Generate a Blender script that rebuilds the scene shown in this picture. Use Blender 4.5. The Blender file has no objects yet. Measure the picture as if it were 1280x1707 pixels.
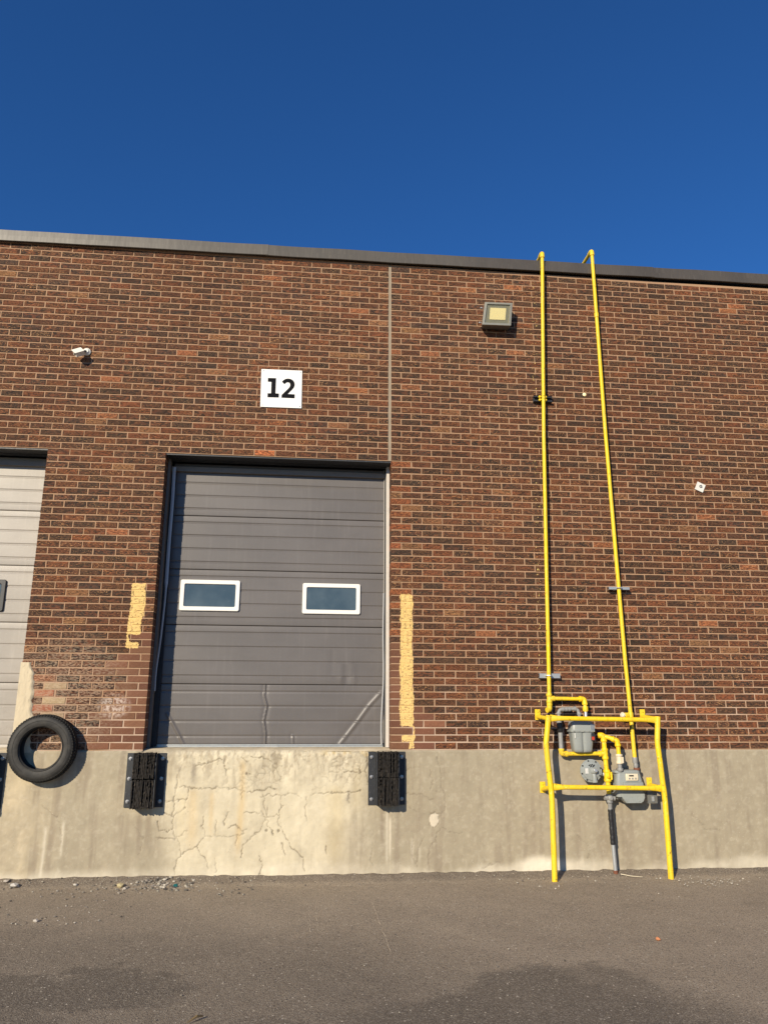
import bpy, math, random
import numpy as np
from mathutils import Vector, Matrix

random.seed(11)
RNG = np.random.default_rng(5)
SC = bpy.context.scene
COL = SC.collection

# ------------------------------------------------------------------ camera, sky, sun, exposure
PIT, YAW, ROLL = math.radians(14.4515), math.radians(6.1026), math.radians(0.2081)
CAM = Vector((-0.8712, -7.5418, 1.4421))
fw = Vector((math.sin(YAW) * math.cos(PIT), math.cos(YAW) * math.cos(PIT), math.sin(PIT)))
r0 = Vector((math.cos(YAW), -math.sin(YAW), 0))
u0 = r0.cross(fw)
rt = math.cos(ROLL) * r0 + math.sin(ROLL) * u0
up = -math.sin(ROLL) * r0 + math.cos(ROLL) * u0
cd = bpy.data.cameras.new('camera')
cam = bpy.data.objects.new('camera', cd)
COL.objects.link(cam)
m = Matrix((rt, up, -fw)).transposed().to_4x4()
m.translation = CAM
cam.matrix_world = m
cd.sensor_width = 36
cd.lens = 1281.3 / 1707 * 36
cd.clip_end = 2000
SC.camera = cam

SUN = Vector((0.66, 1.0, -0.50)).normalized()          # the way the light travels
ELEV = math.asin(-SUN.z)
ROT = math.atan2(-SUN.x, -SUN.y) % (2 * math.pi)
w = bpy.data.worlds.new('World')
SC.world = w
w.use_nodes = True
nt = w.node_tree
bg = nt.nodes['Background']
sky = nt.nodes.new('ShaderNodeTexSky')
sky.sky_type = 'NISHITA'
sky.sun_disc = False
sky.sun_elevation = ELEV
sky.sun_rotation = ROT
sky.altitude = 200
sky.air_density = 1.0
sky.dust_density = 0.12
sky.ozone_density = 3.0
hs = nt.nodes.new('ShaderNodeMix')                     # the phone's deep blue, one filter for the whole sky
hs.data_type = 'RGBA'; hs.blend_type = 'MULTIPLY'
hs.inputs[0].default_value = 1
hs.inputs[7].default_value = (.46, 1.15, 1.98, 1)
nt.links.new(sky.outputs[0], hs.inputs[6])
nt.links.new(hs.outputs[2], bg.inputs[0])
bg.inputs[1].default_value = 0.05
sl = bpy.data.lights.new('sun', 'SUN')
sl.energy = 5.0
sl.angle = math.radians(0.53)
sl.color = (1.0, 0.875, 0.68)
so = bpy.data.objects.new('sun', sl)
COL.objects.link(so)
so.rotation_euler = SUN.to_track_quat('-Z', 'Y').to_euler()
so.location = (-8, -12, 8)
SC.view_settings.view_transform = 'Standard'
SC.view_settings.look = 'None'
SC.view_settings.gamma = 1
SC.view_settings.use_curve_mapping = False
SC.view_settings.exposure = 0.28

# ------------------------------------------------------------------ node helpers
class G:
    """small wrapper that writes shader nodes"""
    def __init__(s, name):
        s.m = bpy.data.materials.new(name)
        s.m.use_nodes = True
        s.t = s.m.node_tree
        s.b = s.t.nodes['Principled BSDF']
        s._p = None
    def node(s, t, **k):
        n = s.t.nodes.new(t)
        for a, v in k.items():
            setattr(n, a, v)
        return n
    def put(s, sock, v):
        if isinstance(v, bpy.types.NodeSocket):
            s.t.links.new(v, sock)
        elif v is not None:
            if sock.type == 'RGBA' and len(v) == 3:
                v = (*v, 1)
            sock.default_value = v
    def M(s, op, a, b=None, c=None, clamp=False):
        n = s.node('ShaderNodeMath', operation=op, use_clamp=clamp)
        for i, v in enumerate((a, b, c)):
            s.put(n.inputs[i], v)
        return n.outputs[0]
    def V(s, op, a, b=None):
        n = s.node('ShaderNodeVectorMath', operation=op)
        s.put(n.inputs[0], a)
        if b is not None:
            s.put(n.inputs[1], b)
        return n.outputs[0]
    def mix(s, f, a, b, mode='MIX'):
        n = s.node('ShaderNodeMix', data_type='RGBA', blend_type=mode)
        s.put(n.inputs[0], f); s.put(n.inputs[6], a); s.put(n.inputs[7], b)
        return n.outputs[2]
    def pos(s):
        if s._p is None:
            s._p = s.node('ShaderNodeNewGeometry').outputs['Position']
        return s._p
    def xyz(s, v=None):
        n = s.node('ShaderNodeSeparateXYZ')
        s.put(n.inputs[0], v or s.pos())
        return n.outputs
    def noise(s, scale=5, detail=3, rough=.55, vec=None, stretch=None, off=None):
        v = vec or s.pos()
        if stretch:
            v = s.V('MULTIPLY', v, stretch)
        if off is not None:
            v = s.V('ADD', v, off)
        n = s.node('ShaderNodeTexNoise')
        s.put(n.inputs['Vector'], v)
        n.inputs['Scale'].default_value = scale
        n.inputs['Detail'].default_value = detail
        n.inputs['Roughness'].default_value = rough
        return n.outputs[0]
    def vor(s, scale, feature='F1', stretch=None):
        v = s.pos()
        if stretch:
            v = s.V('MULTIPLY', v, stretch)
        n = s.node('ShaderNodeTexVoronoi', feature=feature)
        s.put(n.inputs['Vector'], v)
        n.inputs['Scale'].default_value = scale
        return n.outputs
    def step(s, v, a, b, lo=0., hi=1.):
        n = s.node('ShaderNodeMapRange', interpolation_type='SMOOTHSTEP')
        s.put(n.inputs[0], v)
        for i, q in zip((1, 2, 3, 4), (a, b, lo, hi)):
            n.inputs[i].default_value = q
        return n.outputs[0]
    def box(s, x, z, x0, x1, z0, z1, e=.003):
        f = s.M('MULTIPLY', s.step(x, x0 - e, x0 + e), s.step(x, x1 - e, x1 + e, 1., 0.))
        g = s.M('MULTIPLY', s.step(z, z0 - e, z0 + e), s.step(z, z1 - e, z1 + e, 1., 0.))
        return s.M('MULTIPLY', f, g)
    def bump(s, h, strength=.5, dist=.004):
        n = s.node('ShaderNodeBump')
        n.inputs['Strength'].default_value = strength
        n.inputs['Distance'].default_value = dist
        s.put(n.inputs['Height'], h)
        s.t.links.new(n.outputs[0], s.b.inputs['Normal'])
        return n
    def out(s, col=None, rough=None, metal=None, spec=None):
        s.put(s.b.inputs['Base Color'], col)
        s.put(s.b.inputs['Roughness'], rough)
        s.put(s.b.inputs['Metallic'], metal)
        s.put(s.b.inputs['Specular IOR Level'], spec)
        return s.m


def paint_mask(g):
    x, y, z = g.xyz()
    wob = g.M('MULTIPLY', g.M('SUBTRACT', g.noise(28, 3), .5), .035)
    wob2 = g.M('MULTIPLY', g.M('SUBTRACT', g.noise(6, 2), .5), .04)
    x = g.M('ADD', x, g.M('ADD', wob, wob2))
    z = g.M('ADD', z, wob)
    tot = None
    for b in [(-2.49, -2.36, 2.30, 2.615), (-2.502, -2.375, 2.128, 2.31), (-2.502, -2.39, 1.998, 2.056), (-2.502, -2.482, 2.05, 2.13),
              (.098, .224, 1.294, 2.56), (.115, .230, 1.152, 1.213), (.182, .228, 1.088, 1.155), (.219, .231, 1.2, 1.3)]:
        q = g.box(x, z, *b, e=.012)
        tot = q if tot is None else g.M('MAXIMUM', tot, q)
    rag = g.noise(75, 3, .65, stretch=(.6, 1, 1))
    tot = g.step(g.M('ADD', tot, g.M('MULTIPLY', g.M('SUBTRACT', rag, .5), 1.1)), .42, .60)
    pit = g.step(g.noise(62, 3, .7, stretch=(.6, 1, 1.3)), .36, .47, .15, .95)
    return g.M('MULTIPLY', tot, pit)

YEL_PATCH = (.70, .49, .185)

def brick_material(name, from_object):
    g = G(name)
    if from_object:
        n = g.node('ShaderNodeObjectInfo')
        tone, flag = n.outputs['Color'], n.outputs['Alpha']
    else:
        n = g.node('ShaderNodeAttribute', attribute_name='tone')
        tone, flag = n.outputs['Color'], n.outputs['Alpha']
    off = g.V('MULTIPLY', tone, (213., 171., 97.))
    coarse = g.noise(1, 2, .55, stretch=(22, 22, 60), off=off)
    fine = g.noise(1, 3, .65, stretch=(42, 42, 130), off=off)
    speck = g.noise(1, 2, .6, stretch=(95, 95, 165), off=off)
    # old bricks: barked face, dark pits and light burnt flecks
    rnd = g.M('FRACT', g.M('MULTIPLY', g.M('ADD', g.xyz(tone)[0], g.xyz(tone)[2]), 1733.))
    rnd2 = g.M('FRACT', g.M('MULTIPLY', rnd, 17.3))
    dark = g.step(fine, .42, .54)
    c_old = g.mix(dark, g.mix(.75, tone, (.016, .011, .010)), tone)
    hue = g.step(coarse, .42, .66)
    c_old = g.mix(g.M('MULTIPLY', hue, g.M('ADD', .14, g.M('MULTIPLY', rnd, .55))), c_old, g.mix(.35, (.24, .075, .032), tone))
    fl = g.M('MULTIPLY', g.step(speck, .53, .64), g.step(fine, .46, .60))
    c_old = g.mix(g.M('MULTIPLY', fl, g.M('POWER', rnd2, .8)), c_old, g.mix(rnd, (.48, .28, .125), (.46, .20, .075)))
    c_new = g.mix(g.step(g.noise(120, 3, off=off), .35, .7), g.mix(.25, tone, (.05, .02, .015)), tone)
    c_new = g.mix(g.M('MULTIPLY', g.step(speck, .66, .72), .5), c_new, (.5, .33, .22))
    c = g.mix(flag, c_new, c_old)
    # weathering that runs over many courses
    big = g.noise(.55, 4, .6, stretch=(1, 1, .7))
    c = g.mix(1., c, g.mix(g.step(big, .3, .7), (.86, .85, .83), (1.25, 1.22, 1.18)), 'MULTIPLY')
    smear = g.M('MULTIPLY', g.step(g.noise(5, 3, .6), .60, .70), g.step(g.noise(70, 3, .7), .54, .66))
    c = g.mix(g.M('MULTIPLY', smear, .38), c, (.40, .28, .19))
    # lime bloom on the left pier
    x, y, z = g.xyz()
    d = g.M('ADD', g.M('POWER', g.M('DIVIDE', g.M('SUBTRACT', x, -3.02), .62), 2.), g.M('POWER', g.M('DIVIDE', g.M('SUBTRACT', z, 1.58), .62), 2.))
    bloom = g.step(d, 0.15, 1.15, 1., 0.)
    bl = g.M('MULTIPLY', bloom, g.step(fine, .44, .58))
    c = g.mix(g.M('MULTIPLY', bl, .38), c, (.48, .38, .27))
    d2 = g.M('ADD', g.M('POWER', g.M('DIVIDE', g.M('SUBTRACT', x, -2.56), .16), 2.), g.M('POWER', g.M('DIVIDE', g.M('SUBTRACT', z, 1.47), .12), 2.))
    c = g.mix(g.M('MULTIPLY', g.M('MULTIPLY', g.step(d2, .1, 1.2, 1., 0.), g.step(g.noise(35, 3), .4, .6)), .6), c, (.66, .55, .47))
    # yellow overspray beside the left pipe
    d3 = g.M('MULTIPLY', g.step(g.M('ABSOLUTE', g.M('SUBTRACT', x, g.M('ADD', 1.47, g.M('MULTIPLY', g.M('SUBTRACT', z, 1.5), .033)))), .01, .05, 1., 0.), g.step(g.noise(40, 2), .62, .68))
    c = g.mix(g.M('MULTIPLY', d3, .8), c, (.75, .56, .2))
    c = g.mix(paint_mask(g), c, YEL_PATCH)
    h = g.M('ADD', g.M('MULTIPLY', fine, g.M('ADD', g.M('MULTIPLY', flag, .85), .15)), g.M('MULTIPLY', speck, .35))
    g.bump(h, .8, .006)
    return g.out(c, .85, None, .25)

def mortar_material():
    g = G('mortar')
    c = g.mix(g.noise(3, 3), (.385, .243, .148), (.318, .198, .118))
    c = g.mix(g.step(g.noise(70, 3), .5, .75), c, (.27, .17, .12))
    x, y, z = g.xyz()
    low = g.M('MULTIPLY', g.step(z, 1.2, 2.1, 1., 0.), g.step(g.noise(2.2, 2), .42, .62))
    c = g.mix(g.M('MULTIPLY', low, .6), c, (.54, .42, .33))
    c = g.mix(paint_mask(g), c, YEL_PATCH)
    g.bump(g.noise(160, 3), .4, .003)
    return g.out(c, .9, None, .2)

def paint_metal(name, col, rough=.4, var=.25, dirt=(.1, .08, .06), dirt_amt=.25, metal=0., spec=.5, bump=.12):
    g = G(name)
    c = g.mix(g.noise(9, 4), col, tuple(v * (1 - var) for v in col))
    c = g.mix(g.M('MULTIPLY', g.step(g.noise(45, 4, .65), .56, .74), dirt_amt), c, dirt)
    g.bump(g.noise(220, 3), bump, .002)
    return g.out(c, g.M('ADD', rough, g.M('MULTIPLY', g.M('SUBTRACT', g.noise(25, 3), .5), .3)), metal, spec)

MAT = {}
MAT['brick_obj'] = brick_material('brick_single', True)
MAT['brick_att'] = brick_material('brick_joined', False)
MAT['mortar'] = mortar_material()
def yellow_material():
    g = G('yellow_paint')
    c = g.mix(g.step(g.noise(3.5, 4, .6), .3, .7), (.82, .55, .006), (.74, .52, .03))
    c = g.mix(g.M('MULTIPLY', g.step(g.noise(1, 3, .6, stretch=(50, 50, 5)), .50, .72), .5), c, (.48, .29, .02))
    c = g.mix(g.M('MULTIPLY', g.step(g.noise(34, 4, .75), .59, .66), .8), c, (.17, .08, .025))
    c = g.mix(g.M('MULTIPLY', g.step(g.noise(30, 3, .7, off=(3., 8., 1.)), .62, .7), .45), c, (.80, .68, .28))
    g.bump(g.noise(1, 3, stretch=(160, 160, 60)), .3, .003)
    return g.out(c, g.M('ADD', .40, g.M('MULTIPLY', g.noise(18, 3), .25)), None, .4)
MAT['yellow'] = yellow_material()
MAT['galv'] = paint_metal('galvanised', (.50, .52, .52), .42, .25, (.2, .2, .2), .3, .55)
MAT['meter'] = paint_metal('meter_grey', (.28, .30, .285), .36, .12, (.12, .12, .10), .3)
MAT['pipe_grey'] = paint_metal('pipe_grey', (.27, .27, .26), .5, .25, (.5, .48, .42), .4)
MAT['black_tape'] = paint_metal('black_wrap', (.018, .018, .020), .4, .3, (.12, .11, .09), .3)
MAT['black'] = paint_metal('black_steel', (.024, .026, .030), .5, .4, (.14, .14, .15), .5)
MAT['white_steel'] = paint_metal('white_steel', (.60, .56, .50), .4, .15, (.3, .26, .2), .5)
MAT['frame_steel_shaded'] = paint_metal('frame_steel_shaded', (.20, .17, .14), .5, .25, (.1, .08, .06), .5)  # same steel as the white side, shade of left jamb and head painted in
MAT['white'] = paint_metal('white_plastic', (.78, .76, .70), .4, .06, (.5, .47, .4), .2, bump=.04)
MAT['sign_white'] = paint_metal('sign_white', (.80, .80, .77), .35, .04, (.6, .58, .52), .25, bump=.02)
MAT['sign_ink'] = paint_metal('sign_black', (.008, .008, .010), .8, .1, (.02, .02, .02), .2, spec=.1, bump=.02)
MAT['frame_black'] = paint_metal('window_black', (.015, .014, .014), .4, .2, (.05, .05, .05), .3)
MAT['seal'] = paint_metal('rubber_seal', (.012, .012, .013), .6, .3, (.06, .06, .05), .3)
MAT['strip'] = paint_metal('weather_strip', (.42, .42, .42), .45, .2, (.3, .3, .3), .4)
MAT['flash_dark'] = None
MAT['bolt'] = paint_metal('bolt_steel', (.45, .44, .43), .35, .3, (.25, .12, .07), .6, .7)
MAT['rust'] = paint_metal('rusty_steel', (.20, .07, .035), .8, .4, (.08, .03, .02), .5)
MAT['red'] = paint_metal('red_print', (.45, .05, .02), .5, .1)
MAT['cream'] = paint_metal('cream_face', (.66, .58, .42), .45, .1, (.3, .25, .2), .3)
MAT['led'] = paint_metal('led_panel', (.92, .80, .46), .5, .05, (.6, .5, .3), .15, bump=.03)
MAT['lamp_body'] = paint_metal('lamp_body', (.13, .13, .12), .5, .2, (.3, .28, .2), .4)
MAT['reflector'] = paint_metal('lamp_reflector', (.36, .34, .26), .35, .15, (.3, .28, .22), .4, .4)
MAT['dark'] = paint_metal('dark_inside', (.01, .01, .012), .6, .2)
MAT['caulk'] = paint_metal('joint_caulk', (.33, .27, .20), .85, .25, (.18, .14, .1), .5, spec=.2)
MAT['plate_white'] = paint_metal('plate_white', (.68, .67, .62), .45, .12, (.4, .38, .32), .5)
MAT['cam_white'] = paint_metal('camera_white', (.78, .75, .64), .4, .08, (.5, .45, .35), .2, bump=.03)

def flashing_material(name, a, b):
    g = G(name)
    n = g.noise(2.2, 4, .6, stretch=(1, 1, .4))
    c = g.mix(g.step(n, .35, .7), a, b)
    c = g.mix(g.M('MULTIPLY', g.step(g.noise(1, 3, stretch=(75, 40, 6)), .5, .75), .35), c, tuple(v * 1.6 for v in b))
    g.bump(g.noise(1, 2, stretch=(9, 9, 3)), .25, .01)
    return g.out(c, .45, 0., .5)
MAT['flash_dark'] = flashing_material('flashing_brown', (.060, .052, .043), (.076, .066, .054))
MAT['flash_pale'] = flashing_material('flashing_faded', (.072, .064, .052), (.095, .084, .068))
MAT['flash_mid'] = flashing_material('flashing_greyed', (.070, .062, .050), (.085, .075, .061))

def door_material(name, col, tex):
    g = G(name)
    x, y, z = g.xyz()
    n = g.noise(1.3, 4, .6, stretch=(1, 1, 2.4))
    c = g.mix(g.step(n, .3, .7), col, tuple(v * .86 for v in col))
    streak = g.step(g.noise(1, 3, .6, stretch=(30, 1, 2)), .52, .78)
    c = g.mix(g.M('MULTIPLY', streak, .22), c, tuple(min(1, v * 1.5) for v in col))
    c = g.mix(g.M('MULTIPLY', g.step(z, 1.1, 1.7, 1., 0.), g.M('MULTIPLY', g.step(g.noise(14, 4, .7), .5, .72), .3)), c, (.12, .10, .085))
    c = g.mix(g.M('MULTIPLY', g.step(g.noise(60, 3, .7), .64, .72), .35), c, tuple(min(1, v * 1.6) for v in col))
    g.bump(g.noise(130, 3, .6), tex, .003)
    return g.out(c, g.M('ADD', .36, g.M('MULTIPLY', g.noise(3, 3), .14)), None, .5)
MAT['door_grey'] = door_material('door_taupe', (.120, .109, .103), .22)
MAT['door_beige'] = door_material('door_beige', (.315, .285, .245), .3)

def glass_material():
    g = G('pane_sky_reflection')
    c = g.mix(g.step(g.noise(4, 3, .5), .35, .7), (.046, .070, .088), (.075, .104, .122))  # reflected sky put into the base colour as two blue-grey tones
    x, y, z = g.xyz()
    c = g.mix(g.M('MULTIPLY', g.step(g.noise(38, 3, .7), .66, .72), .3), c, (.22, .25, .27))
    return g.out(c, .12, None, .5)
MAT['glass'] = glass_material()

def lens_material():
    g = G('lamp_glass')
    tr = g.node('ShaderNodeBsdfTransparent'); tr.inputs[0].default_value = (.94, .94, .90, 1)
    mx = g.node('ShaderNodeMixShader'); fr = g.node('ShaderNodeFresnel'); fr.inputs[0].default_value = 1.5
    g.put(g.b.inputs['Base Color'], (.3, .3, .27)); g.put(g.b.inputs['Roughness'], .06)
    L = g.t.links
    L.new(g.M('ADD', g.M('MULTIPLY', fr.outputs[0], .7), .01), mx.inputs[0])
    L.new(tr.outputs[0], mx.inputs[1]); L.new(g.b.outputs[0], mx.inputs[2])
    L.new(mx.outputs[0], g.t.nodes['Material Output'].inputs[0])
    return g.m
MAT['lens'] = lens_material()

def rubber_material(name, a, b, sx, sz):
    g = G(name)
    n = g.noise(1, 4, .65, stretch=(sx, sx, sz))
    c = g.mix(g.step(n, .35, .7), a, b)
    c = g.mix(g.M('MULTIPLY', g.step(g.noise(1, 3, stretch=(sx * 1.7, sx, sz * 3)), .60, .70), .5), c, (.14, .11, .075))
    g.bump(n, .9, .012)
    return g.out(c, .75, None, .3)
MAT['pad'] = rubber_material('bumper_rubber', (.010, .009, .008), (.032, .026, .021), 60, 7)
g = G('tyre_rubber')
n_ = g.noise(16, 4, .6)
c_ = g.mix(g.step(n_, .35, .75), (.022, .021, .019), (.042, .039, .034))
g.bump(g.noise(120, 3), .25, .003)
MAT['tyre'] = g.out(c_, .62, None, .35)
g = G('tread_rubber')
MAT['tread'] = g.out((.016, .016, .015), .7, None, .3)

def concrete_material():
    g = G('concrete')
    a = g.node('ShaderNodeAttribute', attribute_name='stain').outputs['Color']
    n = g.noise(9, 5, .6)
    c = g.mix(1., a, g.mix(n, (.80, .79, .77), (1.12, 1.12, 1.12)), 'MULTIPLY')
    st = g.noise(1, 4, .6, stretch=(9, 4, 2.2))
    c = g.mix(1., c, g.mix(g.step(st, .3, .75), (.95, .945, .94), (1.03, 1.03, 1.03)), 'MULTIPLY')
    c = g.mix(g.M('MULTIPLY', g.step(g.noise(85, 3, .65), .63, .72), .35), c, (.66, .60, .48))
    c = g.mix(g.M('MULTIPLY', g.step(g.noise(65, 3, .65, off=(4., 2., 7.)), .66, .75), .45), c, (.15, .12, .09))
    h = g.M('ADD', g.M('MULTIPLY', g.noise(30, 4, .6), .6), g.noise(170, 3))
    g.bump(h, .35, .005)
    return g.out(c, .88, None, .25)
MAT['concrete'] = concrete_material()

def render_material():
    g = G('cement_render')
    c = g.mix(g.noise(7, 4), (.62, .53, .37), (.50, .42, .29))
    c = g.mix(g.M('MULTIPLY', g.step(g.noise(1, 4, .7, stretch=(30, 30, 12)), .58, .66), .5), c, (.30, .25, .17))
    g.bump(g.noise(1, 4, stretch=(24, 24, 10)), .7, .012)
    return g.out(c, .9, None, .2)
MAT['render'] = render_material()

def asphalt_material():
    g = G('asphalt')
    big = g.noise(.55, 4, .6)
    mid = g.noise(3.1, 4, .6)
    c = g.mix(g.step(big, .35, .68), (.315, .256, .187), (.37, .302, .222))
    c = g.mix(g.M('MULTIPLY', g.step(mid, .5, .72), .35), c, (.25, .204, .15))
    x, y, z = g.xyz()
    # darker, ragged patches in front of the dock
    wob = g.M('MULTIPLY', g.M('SUBTRACT', g.noise(2.4, 5, .65), .5), 1.1)
    yy = g.M('ADD', y, wob)
    e = None
    for cx, cy, rx, ry, s in [(.50, -3.15, .55, .62, .74), (.98, -3.05, .22, .55, .6), (.25, -4.1, 1.5, 1.35, .8), (-2.2, -2.75, 1.0, .42, .82), (-1.0, -4.0, 2.0, .8, .72), (-2.4, -3.5, .9, .5, .75), (-.6, -3.0, .5, .25, .5), (-2.4, -3.4, 3.1, 2.0, .46), (-1.2, -4.6, 2.6, 1.5, .7)]:
        d = g.M('ADD', g.M('POWER', g.M('DIVIDE', g.M('SUBTRACT', x, cx), rx), 2.), g.M('POWER', g.M('DIVIDE', g.M('SUBTRACT', yy, cy), ry), 2.))
        q = g.M('MULTIPLY', g.step(d, .45, 1.25, 1., 0.), s)
        e = q if e is None else g.M('MAXIMUM', e, q)
    c = g.mix(e, c, (.115, .096, .075))
    # rougher, darker strip of raw asphalt at the foot of the wall
    c = g.mix(g.M('MULTIPLY', g.step(g.M('ADD', y, g.M('MULTIPLY', wob, .08)), -.22, -.10), .55), c, (.075, .06, .05))
    v = g.vor(165)
    agg = g.node('ShaderNodeSeparateColor')
    g.put(agg.inputs[0], v['Color'])
    c = g.mix(g.M('MULTIPLY', g.step(agg.outputs[0], .6, 1.), .6), c, (.42, .37, .29))
    c = g.mix(g.M('MULTIPLY', g.step(agg.outputs[1], .55, 1.), .7), c, (.075, .065, .053))
    v2 = g.vor(62)
    a2 = g.node('ShaderNodeSeparateColor')
    g.put(a2.inputs[0], v2['Color'])
    fleck = g.M('MULTIPLY', g.step(a2.outputs[0], .960, .975), g.step(v2['Distance'], .25, .42, 1., 0.))
    c = g.mix(g.M('MULTIPLY', fleck, .9), c, (.62, .55, .44))
    h = g.M('ADD', g.M('MULTIPLY', v['Distance'], 1.1), g.noise(45, 4, .65))
    g.bump(h, .5, .007)
    return g.out(c, .9, None, .2)
MAT['asphalt'] = asphalt_material()

def stone_material():
    g = G('stone')
    n = g.node('ShaderNodeObjectInfo').outputs['Color']
    c = g.mix(g.noise(60, 3), n, g.mix(.5, n, (.2, .17, .13)))
    g.bump(g.noise(120, 3), .4, .004)
    return g.out(c, .85)
MAT['stone'] = stone_material()
MAT['bark'] = paint_metal('dead_leaf', (.20, .14, .07), .8, .3, spec=.2)
g = G('gravel_bits')
rr = g.node('ShaderNodeAttribute', attribute_name='tone').outputs['Color']
MAT['gravel'] = g.out(rr, .9)

# ------------------------------------------------------------------ mesh helpers
class MB:
    def __init__(s):
        s.v, s.f = [], []
    def add(s, vs, fs):
        o = len(s.v)
        s.v += [tuple(p) for p in vs]
        s.f += [tuple(i + o for i in f) for f in fs]
        return s
    def box(s, x0, x1, y0, y1, z0, z1, bev=0.):
        if bev <= 0:
            vs = [(x, y, z) for x in (x0, x1) for y in (y0, y1) for z in (z0, z1)]
            return s.add(vs, [(0, 1, 3, 2), (4, 6, 7, 5), (0, 4, 5, 1), (2, 3, 7, 6), (0, 2, 6, 4), (1, 5, 7, 3)])
        b = bev
        ring = lambda y, i: [(x0 + i, y, z0 + i), (x1 - i, y, z0 + i), (x1 - i, y, z1 - i), (x0 + i, y, z1 - i)]
        vs = ring(y0, b) + ring(y0 + b, 0) + ring(y1 - b, 0) + ring(y1, b)
        fs = [(0, 1, 2, 3), (15, 14, 13, 12)]
        for k in range(3):
            for i in range(4):
                j = (i + 1) % 4
                fs.append((k * 4 + i, k * 4 + 4 + i, k * 4 + 4 + j, k * 4 + j))
        return s.add(vs, fs)
    def obox(s, c, ax, ay, az, hx, hy, hz):
        """oriented box"""
        c, ax, ay, az = map(Vector, (c, ax, ay, az))
        vs = [c + ax * hx * i + ay * hy * j + az * hz * k for i in (-1, 1) for j in (-1, 1) for k in (-1, 1)]
        return s.add(vs, [(0, 1, 3, 2), (4, 6, 7, 5), (0, 4, 5, 1), (2, 3, 7, 6), (0, 2, 6, 4), (1, 5, 7, 3)])
    def tube(s, pts, r, n=14, cap=True):
        pts = [Vector(p) for p in pts]
        rs = r if isinstance(r, (list, tuple)) else [r] * len(pts)
        tang = []
        for i in range(len(pts)):
            a = pts[i] - pts[i - 1] if i > 0 else None
            b = pts[i + 1] - pts[i] if i < len(pts) - 1 else None
            a = a.normalized() if a and a.length > 1e-9 else None
            b = b.normalized() if b and b.length > 1e-9 else None
            t = (a + b) if a and b else (a or b)
            tang.append(t.normalized())
        u = tang[0].orthogonal().normalized()
        vs = []
        for p, t, q in zip(pts, tang, rs):
            u = (u - t * u.dot(t)).normalized()
            v = t.cross(u)
            vs += [p + (u * math.cos(a) + v * math.sin(a)) * q for a in (2 * math.pi * k / n for k in range(n))]
        fs = []
        for i in range(len(pts) - 1):
            for k in range(n):
                l = (k + 1) % n
                fs.append((i * n + k, i * n + l, i * n + n + l, i * n + n + k))
        if cap:
            fs.append(tuple(range(n - 1, -1, -1)))
            fs.append(tuple((len(pts) - 1) * n + k for k in range(n)))
        return s.add(vs, fs)
    def lathe(s, prof, base, axis, n=28, close=False):
        """prof: (distance along axis, radius)"""
        base, ax = Vector(base), Vector(axis).normalized()
        u = ax.orthogonal().normalized(); v = ax.cross(u)
        vs = []
        for t, r in prof:
            vs += [base + ax * t + (u * math.cos(a) + v * math.sin(a)) * r for a in (2 * math.pi * k / n for k in range(n))]
        fs = []
        cnt = len(prof)
        for i in range(cnt if close else cnt - 1):
            i2 = (i + 1) % cnt
            for k in range(n):
                l = (k + 1) % n
                fs.append((i * n + k, i * n + l, i2 * n + l, i2 * n + k))
        if not close:
            fs.append(tuple(range(n - 1, -1, -1)))
            fs.append(tuple((cnt - 1) * n + k for k in range(n)))
        return s.add(vs, fs)
    def prism(s, poly, y0, y1):
        """polygon in XZ, extruded along Y"""
        n = len(poly)
        vs = [(x, y0, z) for x, z in poly] + [(x, y1, z) for x, z in poly]
        fs = [tuple(range(n)), tuple(range(2 * n - 1, n - 1, -1))]
        fs += [(i, n + i, n + (i + 1) % n, (i + 1) % n) for i in range(n)]
        return s.add(vs, fs)
    def ring(s, rings):
        """loft of equal vertex rings with end caps"""
        n = len(rings[0]); vs = [p for r in rings for p in r]; fs = []
        for i in range(len(rings) - 1):
            for k in range(n):
                l = (k + 1) % n
                fs.append((i * n + k, i * n + l, i * n + n + l, i * n + n + k))
        fs.append(tuple(range(n - 1, -1, -1)))
        fs.append(tuple((len(rings) - 1) * n + k for k in range(n)))
        return s.add(vs, fs)
    def mesh(s, name, off=(0, 0, 0), smooth=35):
        me = bpy.data.meshes.new(name)
        me.from_pydata([(x - off[0], y - off[1], z - off[2]) for x, y, z in s.v], [], s.f)
        fix_normals(me)
        if smooth:
            me.polygons.foreach_set('use_smooth', [True] * len(me.polygons))
            me.set_sharp_from_angle(angle=math.radians(smooth))
        me.update()
        return me

import bmesh
def fix_normals(me):
    bm = bmesh.new(); bm.from_mesh(me)
    bmesh.ops.recalc_face_normals(bm, faces=bm.faces)
    bm.to_mesh(me); bm.free()

def fillet(pts, r, n=5):
    pts = [Vector(p) for p in pts]
    out = [pts[0]]
    for a, b, c in zip(pts, pts[1:], pts[2:]):
        d1, d2 = (a - b), (c - b)
        k = min(r, d1.length * .49, d2.length * .49)
        p, q = b + d1.normalized() * k, b + d2.normalized() * k
        for i in range(n + 1):
            t = i / n
            out.append((1 - t) ** 2 * p + 2 * t * (1 - t) * b + t * t * q)
    out.append(pts[-1])
    return out

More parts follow.
